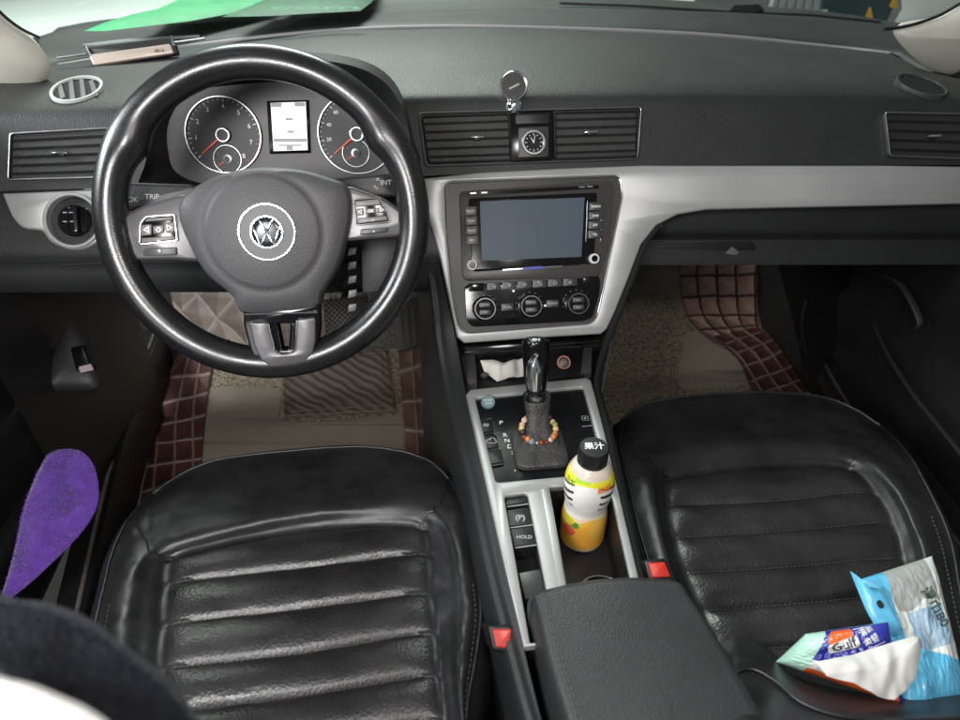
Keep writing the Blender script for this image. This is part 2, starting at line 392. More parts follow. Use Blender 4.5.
# the dark lower dash under the band
def under(cols_, r, name):
    G = [[pl_[0] for pl_ in []]]
mb = MB()
G = [[SP.off(-.006).W(u, 191) for u in range(-80, 470, 40)], [SP.off(.0).W(u, 206) for u in range(-80, 470, 40)], [SP.off(.004).W(u, 250) for u in range(-80, 470, 40)],
     [SP.off(-.002).W(u, 264) for u in range(-80, 470, 40)], [SP.off(.001).W(u, 267) for u in range(-80, 470, 40)], [py(u, 292, .955) for u in range(-80, 470, 40)], [py(u, 292, .955)+V((0, .25, .03)) for u in range(-80, 470, 40)]]
H = []
for g in G: H.append(g)
# keep clear of the column hole: one sheet left of the console
grid(mb, refine([[p+V((0, .006, 0)) for p in r_] for r_ in H], 2, 4)); mb.build('knee_panel', M['padlow'], dash, sharp=50)
mb = MB(); tube(mb, [SP.off(.004).W(60, 265), SP.off(.004).W(102, 263)], .0012, 6); mb.build('panel_gap_edge', M['btn'], dash)
us = list(range(600, 1060, 40))
mb = MB(); G = [[py(u, 186, 1.012) for u in us], [py(u, 205, 1.0) for u in us], [py(u, 214, .995) for u in us], [py(u, 232, .99) for u in us], [py(u, 240, 1.0) for u in us], [py(u, 262, 1.0) for u in us], [py(u, 264, 1.0)+V((0, .3, .04)) for u in us]]
grid(mb, refine(G, 2, 4)); gb = mb.build('glovebox', M['padlow'], dash, sharp=45)
mb = MB(); pg = PL(py(700, 247, .995), (1, 0, 0), (0, .3, .95)); prism(mb, pg, pg.px(fillet([(655, 245), (752, 241), (756, 250), (660, 254)], 3)), 0, .003, .001); mb.build('glovebox_lip', M['dark'], gb)
mb = MB(); prism(mb, pg, pg.px([(724, 253), (731, 246), (738, 252), (734, 255)]), 0, .006, .001); mb.build('latch', M['btnlit'], gb)

# round light switch
sw = MB(); lathe(sw, SP, *c0, [(.0335, -.008), (.031, -.006), (0, -.006)], 40); sw = sw.build('light_switch', M['dark'], dash)
mb = MB(); ringm(mb, SP, *c0, .0335, .0385, .002, .010, 48); mb.build('bezel', M['silver'], sw)
mb = MB(); lathe(mb, SP, *c0, [(.022, -.006), (.022, .002), (.020, .004), (0, .004)], 36); prism(mb, SP, rect(c0[0]+.004, c0[1], .013, .038, .005), .004, .018, .003); mb.build('knob', M['gloss'], sw)
mb = MB()
for du, dv, w in ((-3, -14, 6), (9, -12, 5), (-13, -4, 5), (-12, 8, 6), (-11, 15, 7)): a, b = SP.hit(75+du, 221+dv); prism(mb, SP, rect(a, b, w*.0011, .0028), -.006, -.0045)
for du, dv in ((-2, -4), (4, -4), (-2, 5), (5, 5)): a, b = SP.hit(73+du, 218+dv); prism(mb, SP, rect(a, b, .005, .0014), .004, .0185)
mb.build('switch_symbols', M['greyprint'], sw)

M['slat'] = mat('slat', (.011, .010, .010), .38, var=.5, vscale=90)
M['dimchrome'] = mat('dim_chrome', (.17, .17, .175), .3, metal=1)
# ---------------------------------------------------------------- air vents
def vent(pxl, tabpx, rows=5, fins=12, lab=None, clip='dullchrome'):
    q = FP.px(pxl); a0 = min(p[0] for p in q); a1 = max(p[0] for p in q); b0 = min(p[1] for p in q); b1 = max(p[1] for p in q)
    mb = MB(); outer = fillet(q, .006, 4); inn = inset(ccw(outer), .0028)
    prism(mb, FP, outer, -.003, .0045, .0012, holes=[inn]); o = mb.build('air_vent', M[clip], dash); tag(o, lab)
    mb = MB(); well(mb, FP, inn, .003, -.022); mb.build('vent_cavity', M['matteblack'], o)
    q = ccw(q)
    # corners in order bl br tr tl
    bl, br, tr, tl = q if True else q
    def L(s, t): 
        b_ = (bl[0]+(br[0]-bl[0])*s, bl[1]+(br[1]-bl[1])*s); t_ = (tl[0]+(tr[0]-tl[0])*s, tl[1]+(tr[1]-tl[1])*s)
        return (b_[0]+(t_[0]-b_[0])*t, b_[1]+(t_[1]-b_[1])*t)
    mb = MB()
    for k in range(rows):
        t = (k+.9)/(rows+.8)
        A, B = L(.02, t), L(.98, t); h = .0022
        for c0_, c1_ in ((-.014, -.001),):
            vs = [FP.P(A[0], A[1]-h, c1_), FP.P(B[0], B[1]-h, c1_), FP.P(B[0], B[1]+h*.4, c1_+.0015), FP.P(A[0], A[1]+h*.4, c1_+.0015), FP.P(A[0], A[1]+h, c0_), FP.P(B[0], B[1]+h, c0_), FP.P(B[0], B[1]-h, c0_), FP.P(A[0], A[1]-h, c0_)]
            mb.add(vs, [[0, 1, 2, 3], [3, 2, 5, 4], [4, 5, 6, 7], [7, 6, 1, 0]])
    mb.build('louvre_slats', M['slat'], o, sharp=20)
    mb = MB()
    for k in range(fins):
        s = (k+.7)/(fins+.4); A, B = L(s, .05), L(s, .95)
        for z in (-.019,): vs = [FP.P(A[0]-.0008, A[1], z), FP.P(A[0]+.0008, A[1], z+.004), FP.P(B[0]+.0008, B[1], z+.004), FP.P(B[0]-.0008, B[1], z)]; mb.add(vs, [[0, 1, 2, 3]])
    mb.build('vertical_fins', M['dark'], o, sharp=20)
    a, b = FP.hit(*tabpx); w = .020
    mb = MB(); prism(mb, FP, rect(a, b, .010, .007, .002), -.001, .006, .001); prism(mb, FP, rect(a, b+.0005, w, .0035, .0012), .003, .009, .001, m=1); mb.build('vent_tab', [M['dark'], M['chrome']], o)
    return o
vent([(8, 181), (113, 178), (110, 127), (10, 133)], (62, 154), 5, 13, 'driver end vent with thin chrome surround')
vent([(428, 164), (512, 161), (510, 113), (421, 116)], (477, 138), 5, 10, 'centre vent left of the clock', 'matteblack')
vent([(554, 160), (638, 157), (639, 110), (553, 112)], (590, 133), 5, 10, 'centre vent right of the clock', 'matteblack')
vent([(888, 157), (990, 161), (990, 114), (883, 112)], (932, 137), 4, 13, 'passenger end vent with thin chrome surround')
# long chrome frame round the centre vents
mb = MB(); o_ = FP.px(fillet([(425, 167), (637, 160), (641, 107), (418, 113)], 5, 4)); prism(mb, FP, o_, -.002, .0056, .001, holes=[inset(ccw(o_), .0020)]); mb.build('vent_frame', M['dullchrome'], dash)
# clock
mb = MB(); prism(mb, FP, FP.px([(511, 162), (553, 160), (553, 111), (510, 113)]), -.002, .004, .0015); ck = mb.build('clock', M['gloss'], dash); tag(ck, 'small round analogue clock between the centre vents')
mb = MB(); prism(mb, FP, FP.px(fillet([(515, 125), (549, 124), (549, 114), (515, 115)], 2)), .003, .0065, .001); hz = mb.build('hazard_button', M['dark'], ck)
mb = MB(); prism(mb, FP, FP.px(fillet([(518, 158), (548, 157), (548, 127), (518, 128)], 2)), .003, .0045, .0005); mb.build('clock_plate', M['btn'], ck)
a, b = FP.hit(533, 143); mb = MB(); ringm(mb, FP, a, b, .0135, .0185, .004, .0075, 44); mb.build('clock_rim', M['dullchrome'], ck)
mb = MB(); lathe(mb, FP, a, b, [(.0138, .0045), (.0138, .0052), (0, .0052)], 32); mb.build('dial', M['matteblack'], ck)
mb = MB()
for k in range(12):
    t = k*pi/6; r = .0115; L_ = .0035 if k % 3 == 0 else .002
    p = [(a+sin(t)*(r+L_/2)+cos(t)*s*.0005, b+cos(t)*(r+L_/2)-sin(t)*s*.0005) for s in (-1, 1)]+[(a+sin(t)*(r-L_/2)+cos(t)*s*.0005, b+cos(t)*(r-L_/2)-sin(t)*s*.0005) for s in (1, -1)]
    prism(mb, FP, p, .0052, .0056)
def hand(mb, pl, a, b, ang, ln, w, c, back=.1, m=0):
    dx, dy = sin(ang), cos(ang); prism(mb, pl, [(a-dx*ln*back+dy*w, b-dy*ln*back-dx*w), (a+dx*ln+dy*w*.4, b+dy*ln-dx*w*.4), (a+dx*ln-dy*w*.4, b+dy*ln+dx*w*.4), (a-dx*ln*back-dy*w, b-dy*ln*back+dx*w)], c, c+.0005, m=m)
hand(mb, FP, a, b, R(-32), .0085, .0009, .0058); hand(mb, FP, a, b, R(12), .0105, .0007, .0062); mb.build('clock_hands', M['white'], ck)

# oval demister vents on top of the dash
def oval(u, v, w, h, y, tiltpx, lab, bright):
    o0 = PADS(u, v, .002); nn_ = PADS.n.lerp(V((0, -.5, .86)), .35); pl0 = PL(o0, (1, 0, 0), nn_.cross(V((1, 0, 0)))); a, b = pl0.hit(u, v); r1 = abs(pl0.hit(u+w, v)[0]-a); r2 = abs(pl0.hit(u, v-h)[1]-b)
    mb = MB(); e = [(a+r1*cos(t)+b*0, b+r2*sin(t)+tiltpx*cos(t)*r1) for t in [2*pi*i/40 for i in range(40)]]
    prism(mb, pl0, e, -.02, .007, .0015, holes=[inset(ccw(e), .0045)]); o = mb.build('demister_vent', mat('oval_rim', bright, .4), dash); tag(o, lab)
    mb = MB(); well(mb, pl0, inset(ccw(e), .004), .005, .0035); mb.build('vent_cavity', M['matteblack'], o)
    mb = MB()
    for k in (-1.5, -.5, .5, 1.5):
        x = a+k*r1*.42; hh = r2*.8*sqrt(max(0, 1-(k*.42)**2)); s = .006
        yb = b+tiltpx*(x-a)
        vs = [pl0.P(x+s*1.6, yb-hh, .0045), pl0.P(x+s*1.6+.004, yb-hh, .0065), pl0.P(x-s*1.6+.004, yb+hh, .0065), pl0.P(x-s*1.6, yb+hh, .0045), pl0.P(x+s, yb-hh, .0036), pl0.P(x-s*2, yb+hh, .0036)]
        mb.add(vs, [[0, 1, 2, 3], [0, 3, 5, 4]])
    mb.build('vent_slats', mat('vent_slat', tuple(c*.38 for c in bright), .35), o, sharp=20)
oval(78, 92, 25, 12.5, 1.10, -.03+.12, 'pale rimmed oval demister vent at the driver end', (.45, .47, .46))
oval(920, 88, 21, 11, 1.075, -.30, 'dark oval demister vent at the passenger end', (.035, .038, .038))

# ---------------------------------------------------------------- instrument cluster
IP = pl_at(285, 135, .978, .30, .95)
face = [(176, 172), (168, 150), (168, 125), (180, 102), (200, 90), (235, 85), (290, 82), (335, 88), (372, 104), (394, 130), (398, 160), (388, 178), (340, 184), (260, 188), (205, 184)]
fpts = spx(IP.px(face), 5)
mb = MB(); prism(mb, IP, fpts, -.01, 0); ic = mb.build('instrument_cluster', mat('cluster_face', (.062, .058, .060), .45, var=.12), dash)
# hood: inner cowl and outer shell
HP = pl_at(285, 120, .925, .30, .95)
fr = [(140, 192), (146, 160), (146, 125), (158, 93), (184, 72), (225, 62), (285, 58), (345, 64), (382, 80), (402, 108), (412, 148), (416, 184), (345, 200), (265, 206), (190, 202)]
hpts = spx(HP.px(fr), 5)
inner = [IP.P(a, b, 0) for a, b in fpts]; front = [HP.P(a, b, 0) for a, b in hpts]
n = min(len(inner), len(front))
mb = MB(); ring1 = inner; ring2 = [a.lerp(b, .6) for a, b in zip(inner, front)]; ring3 = front; ring4 = [p+V((0, .012, .008)) for p in front]
cen = sum((p for p in front), V((0, 0, 0)))/n
back = [(p-cen)*1.02+cen+V((0, .09, -.012)) for p in front]
for A, B in ((ring1, ring2), (ring2, ring3), (ring3, back)):
    mb.add(list(A)+list(B), [[i, (i+1) % n, (i+1) % n+n, i+n] for i in range(n)])
mb.build('cluster_hood', M['dark'], ic, sharp=60)
def gauge(u, v, r, labels, a0, a1, redfrom, needle, name, sub_uv, subr):
    a, b = IP.hit(u, v); k = abs(IP.hit(u+10, v)[0]-a)/10; R_ = r*k
    mb = MB(); lathe(mb, IP, a, b, [(R_, 0), (R_, .002), (0, .002)], 56, m=1); ringm(mb, IP, a, b, R_-.0016, R_+.0012, .001, .006, 64)
    su, sv = sub_uv; sa, sb = IP.hit(su, sv); sr = subr*k
    ringm(mb, IP, sa, sb, sr-.0009, sr+.0006, .002, .004, 36); lathe(mb, IP, sa, sb, [(sr*.33, .002), (sr*.33, .005), (0, .006)], 20); lathe(mb, IP, sa, sb, [(sr*.2, .0055), (sr*.18, .0072), (0, .0072)], 16, m=1)
    ringm(mb, IP, a, b, 5*k, 7.5*k, .006, .010, 32); lathe(mb, IP, a, b, [(5*k, .002), (5*k, .008), (0, .008)], 24, m=1)
    o = mb.build(name, [M['dullchrome'], mat('dial_face', (.030, .029, .031), .5)], ic)
    mb = MB(); nt_ = len(labels)*4-3
    for i in range(nt_):
        t = R(a0+(a1-a0)*i/(nt_-1)); big = i % 4 == 0; L_ = (.0045 if big else .0025); r_ = R_-.0028-L_/2; w = .0005 if big else .0003
        mm = 1 if redfrom is not None and i >= redfrom*4 else 0
        dx, dy = sin(t), cos(t); p = [(a+dx*(r_-L_/2)+dy*w*s, b+dy*(r_-L_/2)-dx*w*s) for s in (-1, 1)]+[(a+dx*(r_+L_/2)+dy*w*s, b+dy*(r_+L_/2)-dx*w*s) for s in (1, -1)]
        prism(mb, IP, p, .002, .0028, m=mm)
    for i, s in enumerate(labels):
        t = R(a0+(a1-a0)*i/(len(labels)-1)); r_ = R_*.74
        text(mb, IP, s, a+sin(t)*r_, b+cos(t)*r_, .0085 if len(s) < 2 else .0066, .0026, 0, 0, bold=.01)
    for i in range(5):
        t = R(-110+55*i); text(mb, IP, '-', sa+sin(t)*sr*.75, sb+cos(t)*sr*.75, .004, .0026)
    mb.build('dial_marks', [M['white'], M['red']], o)
    mb = MB(); hand(mb, IP, a, b, R(needle), R_*.78, .0011, .0075, -.15, 0); hand(mb, IP, sa, sb, R(-125), sr*.85, .0007, .0045, 0, 0)
    mb.build('needle', mat('needle', (.75, .06, .02), .4, emit=(.8, .06, .02), es=.25), o)
gauge(224, 135, 37.5, ['', '1', '2', '3', '4', '5', '6', '7', '8'], -128, 140, 6.2, -128, 'tachometer', (228, 159), 14)
gauge(357, 134, 38.5, ['', '20', '40', '60', '80', '100', '120', '160', '200', '260'], -128, 128, None, -128, 'speedometer', (356, 153), 13.5)
mb = MB(); q = IP.px([(270, 154), (311, 153), (309, 100), (267, 101)]); prism(mb, IP, q, 0, .003, .0008); ds = mb.build('display', M['gloss'], ic)
M['lcd'] = mat('lcd', (.55, .55, .58), .4, emit=(.88, .84, .90), es=.72)
M['lcdgrey'] = mat('lcd_grey', (.1, .1, .1), .4, emit=(.30, .30, .33), es=.5)
mb = MB(); prism(mb, IP, IP.px([(274, 151), (308, 150), (306, 102), (271, 103)]), .003, .0034)
for x0, y0, x1, y1 in ((271.5, 103, 282, 107), (295, 102.5, 305.5, 106.5), (274, 138.5, 307, 142), (279, 144.5, 302, 146), (286, 118, 293, 120.5), (288, 130.5, 294, 133), (287, 146, 293, 150)):
    prism(mb, IP, IP.px([(x0, y1), (x1, y1), (x1, y0), (x0, y0)]), .0034, .0038, m=1)
mb.build('lit_screen', [M['lcd'], M['lcdgrey']], ds)
mb = MB()
for u, v, s in ((243, 98, '\u2190'), (320, 98, '\u2192')): pxtext(mb, IP, s, u, v, 7, .001)
mb.build('indicator_arrows', M['btnlit'], ic)  # left and right turn indicator arrows

# ---------------------------------------------------------------- stack panel, head unit and climate controls
ph = inset(ccw(SP.px(hole)), -.001)
mb = MB(); prism(mb, SP, ph, -.02, .0015); mb.build('stack_panel', mat('stack_panel', (.045, .040, .040), .4, var=.12), dash)
mb = MB(); q = SP.px(fillet([(459, 192), (607, 181), (613, 184), (609, 245), (598, 277), (466, 281), (462, 276)], 5)); prism(mb, SP, q, 0, .004, .0015)
hu = mb.build('head_unit', mat('unit_face', (.055, .050, .048), .33, var=.1), dash); tag(hu, 'wide touchscreen radio unit in the centre stack')
mb = MB(); prism(mb, SP, SP.px(fillet([(468, 199), (596, 193), (596, 200), (593, 264), (473, 272), (471, 262)], 3)), .003, .0055, .0008); mb.build('screen_surround', M['gloss'], hu)
mb = MB(); prism(mb, SP, SP.px([(479.5, 202), (583.5, 198), (580.5, 257), (481.5, 261)]), .0055, .0058)
mb.build('screen', mat('screen', (.045, .055, .070), .34, var=.06, vscale=12, emit=(.10, .13, .17), es=.34, spec=.15), hu)
mb = MB(); prism(mb, SP, SP.px([(478, 196), (598, 189), (598, 185.5), (478, 192)]), .0035, .0045); mb.build('disc_slot', M['gloss'], hu)
for sx_, us_ in ((0, [(464, 207.5, 476, 246)]), (1, [(588, 203, 601, 240)])):
    x0, y0, x1, y1 = us_[0]
    for k in range(4):
        ya = y0+(y1-y0)*k/4; yb = y0+(y1-y0)*(k+1)/4-.8
        sh = (2.2*k/4 if sx_ == 0 else -1.5*k/4)
        mb = MB(); prism(mb, SP, SP.px(fillet([(x0+sh, yb), (x1+sh, yb-.6), (x1+sh, ya-.6), (x0+sh, ya)], 1)), .003, .0085, .0012)
        pxtext(mb, SP, ['MUTE', 'NAVI', 'BACK', 'SRC'][k] if sx_ == 0 else ['RADIO', 'DVD', 'SET', 'TEL'][k], (x0+x1)/2+sh, (ya+yb)/2, 3.1, .0089, m=1, bold=.03)
        mb.build('button', [M['btnlit'] if sx_ == 0 else M['btn'], M['white']], hu)
mb = MB()
tube(mb, [SP.off(.006).W(587.5, 201), SP.off(.006).W(586, 242)], .0008, 6); tube(mb, [SP.off(.006).W(602.5, 203), SP.off(.006).W(600.5, 241)], .0008, 6); mb.build('key_strip_edge', M['dullchrome'], hu)
for u, v in ((471.5, 265.5), (592.5, 259)):
    a, b = SP.hit(u, v); mb = MB(); lathe(mb, SP, a, b, [(.0078, .003), (.0078, .010), (.0072, .0125), (.0050, .0128), (.0047, .0105), (0, .0105)], 32, m=[0, 0, 0, 1, 1]); mb.build('knob', [M['white'], M['gloss']], hu)
mb = MB(); prism(mb, SP, SP.px([(502, 271.5), (562, 267.5), (562, 265.5), (502, 269)]), .004, .0058, .0004); prism(mb, SP, SP.px([(520, 270.4), (544, 268.8), (540, 266.2), (524, 267.4)]), .0055, .0066, m=1)
pxtext(mb, SP, 'PUSH', 484, 269, 3, .0047); pxtext(mb, SP, 'SEL', 583, 264, 3, .0047)
for u, v in ((473, 193.5), (484, 193), (581, 187.5), (589, 187)): prism(mb, SP, SP.px([(u-3, v+.9), (u+3, v+.7), (u+3, v-.7), (u-3, v-.5)]), .0045, .0049)
mb.build('unit_print', [M['dullchrome'], mat('blue_lamp', (.03, .03, .18), .4, emit=(.10, .12, .5), es=.35)], hu)

mb = MB(); q = SP.px(fillet([(464, 285), (600, 277), (599, 296), (592, 318), (583, 321), (472, 327), (466, 320)], 5)); prism(mb, SP, q, 0, .003, .001)
cl = mb.build('climate_panel', M['gloss'], dash); tag(cl, 'glossy black climate panel with three round dials')
for k in range(6):
    u = 486+k*15.2+7.5; v = 286.3-k*.85
    mb = MB(); prism(mb, SP, SP.px(fillet([(u-7, v+4.3), (u+7, v+3.5), (u+7, v-4.3), (u-7, v-3.5)], 1)), .002, .0055, .0008)
    pxtext(mb, SP, ['\u2198', '\u2197', '\u2248', '\u21c5', '\u2302', '\u2199'][k], u, v, 5.5, .006, m=1, bold=.02); mb.build('button', [M['btn'], M['greyprint']], cl)
for u, v in ((468.5, 287), (583, 280)):
    mb = MB(); prism(mb, SP, SP.px([(u+0, v+4.5), (u+15, v+4), (u+15, v-4), (u, v-3.5)]), .002, .0042, .0006); mb.build('blank_button', M['gloss'], cl)
for u, v, s1, s2 in ((484, 308.5, 'AUTO', 'OFF'), (529.5, 306, 'MODE', 'MAX'), (576, 303.5, 'A/C', 'REST')):
    a, b = SP.hit(u, v); mb = MB()
    lathe(mb, SP, a, b, [(.0185, .002), (.0185, .006), (.0172, .0068)], 44, m=1)
    lathe(mb, SP, a, b, [(.0168, .003), (.0168, .015), (.0158, .0172), (.0140, .0172), (.0132, .015), (0, .015)], 44, m=[0, 0, 0, 1, 1])
    o = mb.build('dial', [M['dimchrome'], M['gloss']], cl)
    mb = MB(); prism(mb, SP, rect(a, b+.0055, .017, .0075, .002), .015, .0165, .0005); prism(mb, SP, rect(a, b-.0055, .017, .0075, .002), .015, .0165, .0005)
    mb.build('dial_button', M['btn'], o)
    mb = MB(); text(mb, SP, s1, a, b+.0055, .0042, .0168, bold=.02); text(mb, SP, s2, a, b-.0055, .0042, .0168, bold=.02)
    for k in range(9): t = R(-100+25*k); prism(mb, SP, rect(a+sin(t)*.0205, b+cos(t)*.0205, .0011, .0011), .0025, .0033)
    mb.build('dial_print', M['greyprint'], o)
for u, v, s in ((507, 307, 'DUAL'), (552, 303.5, 'FRONT')):
    mb = MB(); prism(mb, SP, SP.px(fillet([(u-6, v+4), (u+6, v+3.3), (u+6, v-4), (u-6, v-3.3)], 1)), .002, .0045, .0006); pxtext(mb, SP, s, u, v, 3.2, .005, m=1, bold=.03); mb.build('button', [M['btn'], M['greyprint']], cl)
mb = MB()
for u, v in ((513, 291), (544.5, 305.5)): a, b = SP.hit(u, v); lathe(mb, SP, a, b, [(.0016, .003), (.0016, .0055), (0, .006)], 14)
mb.build('indicator_lamp', mat('lamp', (.8, .8, .8), .4, emit=(1, 1, 1), es=.5), cl)

# ---------------------------------------------------------------- steering column, stalks
col = thing('steering_column', (-.17, .95, .6), 'dark steering column shroud with two control stalks behind the wheel', 'steering column')
WP = PL(pd(262, 212, .79), (1, 0, 0), (0, sin(R(24)), cos(R(24))))
mb = MB(); cx_, cy_ = WP.hit(264, 236)
def sec(w, h, dy, c): return [WP.P(cx_+x*w, cy_+dy+y*h, c) for x, y in [(-1, -.5), (-.8, -1), (.8, -1), (1, -.5), (1, .5), (.7, .9), (-.7, .9), (-1, .5)]]
rs = [sec(.055, .040, -.01, -.035), sec(.065, .045, -.015, -.06), sec(.072, .045, -.03, -.13), sec(.075, .045, -.04, -.19)]
for A, B in zip(rs, rs[1:]): mb.add(A+B, [[i, (i+1) % 8, (i+1) % 8+8, i+8] for i in range(8)])
mb.build('shroud', M['padlow'], col, bevel=.006)
def stalk(pa, pb, w0, w1, syms):
    pl = WP.off(-.055); A = V(pl.hit(*pa)); B = V(pl.hit(*pb)); d = (B-A).normalized(); nn = V((-d.y, d.x))
    mb = MB(); prism(mb, pl, fillet([tuple(A-nn*w0), tuple(B-nn*w1), tuple(B+nn*w1), tuple(A+nn*w0)], .006), -.008, .006, .004, back=True); o = mb.build('stalk', M['dark'], col)
    mb = MB()
    for u, v, s in syms: pxtext(mb, pl, s, u, v, 7, .0066, bold=.01)
    mb.build('stalk_print', M['greyprint'], o)
stalk((196, 196), (112, 197), .013, .017, ((135, 200, 'OK'), (154, 197, 'TRIP'), (126, 193, '\u25b2')))
stalk((330, 190), (408, 184), .013, .015, ((376, 188, '\u223f'), (386, 183, 'INT'), (378, 180, '=')))
mb = MB(); pk = WP.off(-.06)
for k in range(5): prism(mb, pk, pk.px([(349, 248+k*14), (357, 247+k*14), (356, 254+k*14), (348, 256+k*14)]), 0, .006, .001)
mb.build('adjuster_ribs', M['btnlit'], col)
mb = MB(); pk = WP.off(-.075); prism(mb, pk, pk.px([(360, 236), (400, 234), (404, 290), (362, 294)]), -.02, .0, .004); mb.build('column_trim', M['padlow'], col)
# ================================================================ steering wheel
RW = .1665
sw_ = thing('steering_wheel', WP.P(0, 0, 0), 'black leather steering wheel with grey airbag cover and chrome round emblem', 'steering wheel')
wc = WP.hit(266, 218)
mb = MB(); vs = []; fs = []; NS, NT = 160, 28
for i in range(NS):
    t = 2*pi*i/NS
    # swelling thumb grips near ten and two
    def bump(c, w): d = (t-c+pi) % (2*pi)-pi; return math.exp(-(d/w)**2)
    g = bump(R(148), .13)+bump(R(32), .13)
    for k in range(NT):
        s = 2*pi*k/NT; rr = .0182+.0065*g*max(0, -cos(s))+.0008*g+.0006*sin(s*1)
        fl_ = .90 if sin(t) < -.3 else 1
        a, b, c = wc[0]+(RW+rr*cos(s))*cos(t), wc[1]+(RW+rr*cos(s))*sin(t), rr*1.12*sin(s)
        vs.append(WP.P(a, b, c))
for i in range(NS):
    for k in range(NT): j = (i+1) % NS; l = (k+1) % NT; fs.append([i*NT+k, i*NT+l, j*NT+l, j*NT+k])
mb.add(vs, fs); rim = mb.build('rim', M['rimleather'], sw_, sharp=80)
# cross seams and inner stitching
mb = MB()
for t in (R(149), R(33), R(196), R(-14), R(-112), R(-68)):
    ps = [WP.P(wc[0]+(RW+.0185*cos(s))*cos(t), wc[1]+(RW+.0185*cos(s))*sin(t), .0185*1.10*sin(s)) for s in [2*pi*q/20 for q in range(20)]]
    tube(mb, ps, .0006, 6, closed=True)
for i in range(230):
    t = 2*pi*i/230
    if not (R(198) < t < R(342)): continue
    if R(248) < t < R(292): continue
    f = lambda t_, s: WP.P(wc[0]+(RW+.0182*cos(s))*cos(t_), wc[1]+(RW+.0182*cos(s))*sin(t_), .0182*1.12*sin(s))
    tube(mb, [f(t, R(142)), f(t+.010, R(152))], .0007, 5)
mb.build('rim_stitching', M['leather'], rim)
# spokes
A1 = WP.off(.004)
lsp = [(112, 226), (128, 213), (142, 206), (178, 195), (192, 194), (204, 262), (170, 260), (124, 261), (112, 256)]
rsp = [(410, 218), (398, 208), (384, 198), (350, 186), (340, 188), (338, 242), (372, 239), (410, 236)]
for pxs, lab in ((lsp, None), (rsp, None)):
    mb = MB(); prism(mb, A1, fillet(A1.px(pxs), .004), -.018, .001, .004, back=True); mb.build('spoke', M['satin'], sw_, sharp=50)
bsp = [(243, 306), (320, 304), (320, 330), (316, 356), (306, 374), (262, 375), (250, 352), (243, 325)]
AB = WP.off(.0175)
mb = MB(); prism(mb, AB, fillet(AB.px(bsp), .004), -.02, -.001, .003, holes=[fillet(AB.px([(277, 324), (290, 324), (288, 349), (282, 349)]), .002)], back=True); mb.build('spoke', M['gloss'], sw_, sharp=50)
mb = MB(); U = [(250, 322), (268, 322), (275, 350), (281, 354), (290, 353), (296, 350), (297, 319), (316, 317), (316, 340), (313, 353), (305, 362), (272, 367), (262, 360), (255, 345)]
prism(mb, AB, fillet(AB.px(U), .004), -.001, .004, .0018); mb.build('spoke_insert', M['satin'], sw_, sharp=50)
mb = MB(); tube(mb, [AB.W(u, v, .0035) for u, v in [(269, 323), (275, 349), (282, 354), (290, 353), (296, 348), (297, 320)]], .0008, 6); tube(mb, [AB.W(245, 314, .003), AB.W(318, 312, .003)], .0010, 6); mb.build('chrome_line', M['chrome'], sw_)
# airbag cover
hub = spx(WP.px([(262, 168), (300, 170), (330, 178), (348, 187), (352, 210), (348, 236), (339, 266), (324, 292), (317, 308), (280, 313), (246, 313), (234, 295), (208, 272), (190, 240), (182, 216), (185, 198), (205, 183), (230, 173)]), 5)
mb = MB(); cxh = WP.hit(267, 232)
n = len(hub); hub = ccw(hub); vs = []; fs = []; prof = [(1, -.022), (1.0, .008), (.988, .0125), (.965, .0155), (.95, .0175)]
for f_, c in prof:
    for x, y in hub: vs.append(WP.P(cxh[0]+(x-cxh[0])*f_, cxh[1]+(y-cxh[1])*f_, c))
# inner rings blend to a raised disc
rd = .0635
for q, c in ((.0, .021), (1, .0215)):
    pass
for rr, c, fk in ((rd*1.07, .0205, .94), (rd*1.01, .0200, .925), (rd*.97, .0222, .90), (rd*.9, .0236, .85), (rd*.6, .0255, .6), (.032, .0262, .5)):
    for x, y in hub:
        d = V((x-cxh[0], y-cxh[1])); L_ = d.length; r2 = min(rr, L_*fk)
        d = d/L_; vs.append(WP.P(cxh[0]+d.x*r2, cxh[1]+d.y*r2, c))
NR = len(prof)+6
for k in range(NR-1):
    for i in range(n): j = (i+1) % n; fs.append([k*n+i, k*n+j, (k+1)*n+j, (k+1)*n+i])
fs.append([(NR-1)*n+i for i in range(n)])
mb.add(vs, fs); hubo = mb.build('airbag_cover', M['hubgrey'], sw_, sharp=60)
# emblem: ring with a V above a W
mb = MB(); er = .0300; EP = WP.off(.0265); ea, eb = EP.hit(267, 232)
lathe(mb, EP, ea, eb, [(er, -.004), (er, .0005), (0, .0005)], 48, m=1); lathe(mb, EP, ea, eb, [(.0164, .0), (.0150, .0012), (.010, .0018), (0, .0022)], 48, m=2); ringm(mb, EP, ea, eb, er-.0006, er+.0008, .0, .0025, 56)
ringm(mb, EP, ea, eb, .0162, .0176, .0, .0036, 48)
def bar(x0, y0, x1, y1, w=.0013):
    d = V((x1-x0, y1-y0)).normalized(); q = (-d.y*w, d.x*w)
    prism(mb, EP, [(ea+x0-q[0], eb+y0-q[1]), (ea+x1-q[0], eb+y1-q[1]), (ea+x1+q[0], eb+y1+q[1]), (ea+x0+q[0], eb+y0+q[1])], .0, .0034, .0008)
r_ = .016
bar(-r_*.46, r_*.86, 0, r_*.02); bar(r_*.46, r_*.86, 0, r_*.02)
bar(-r_*.92, r_*.40, -r_*.44, -r_*.86); bar(-r_*.44, -r_*.86, 0, -r_*.02); bar(r_*.92, r_*.40, r_*.44, -r_*.86); bar(r_*.44, -r_*.86, 0, -r_*.02)
mb.build('emblem', [M['chrome'], mat('emblem_face', (.045, .045, .048), .42), mat('emblem_core', (.05, .052, .055), .25, metal=.7)], hubo)
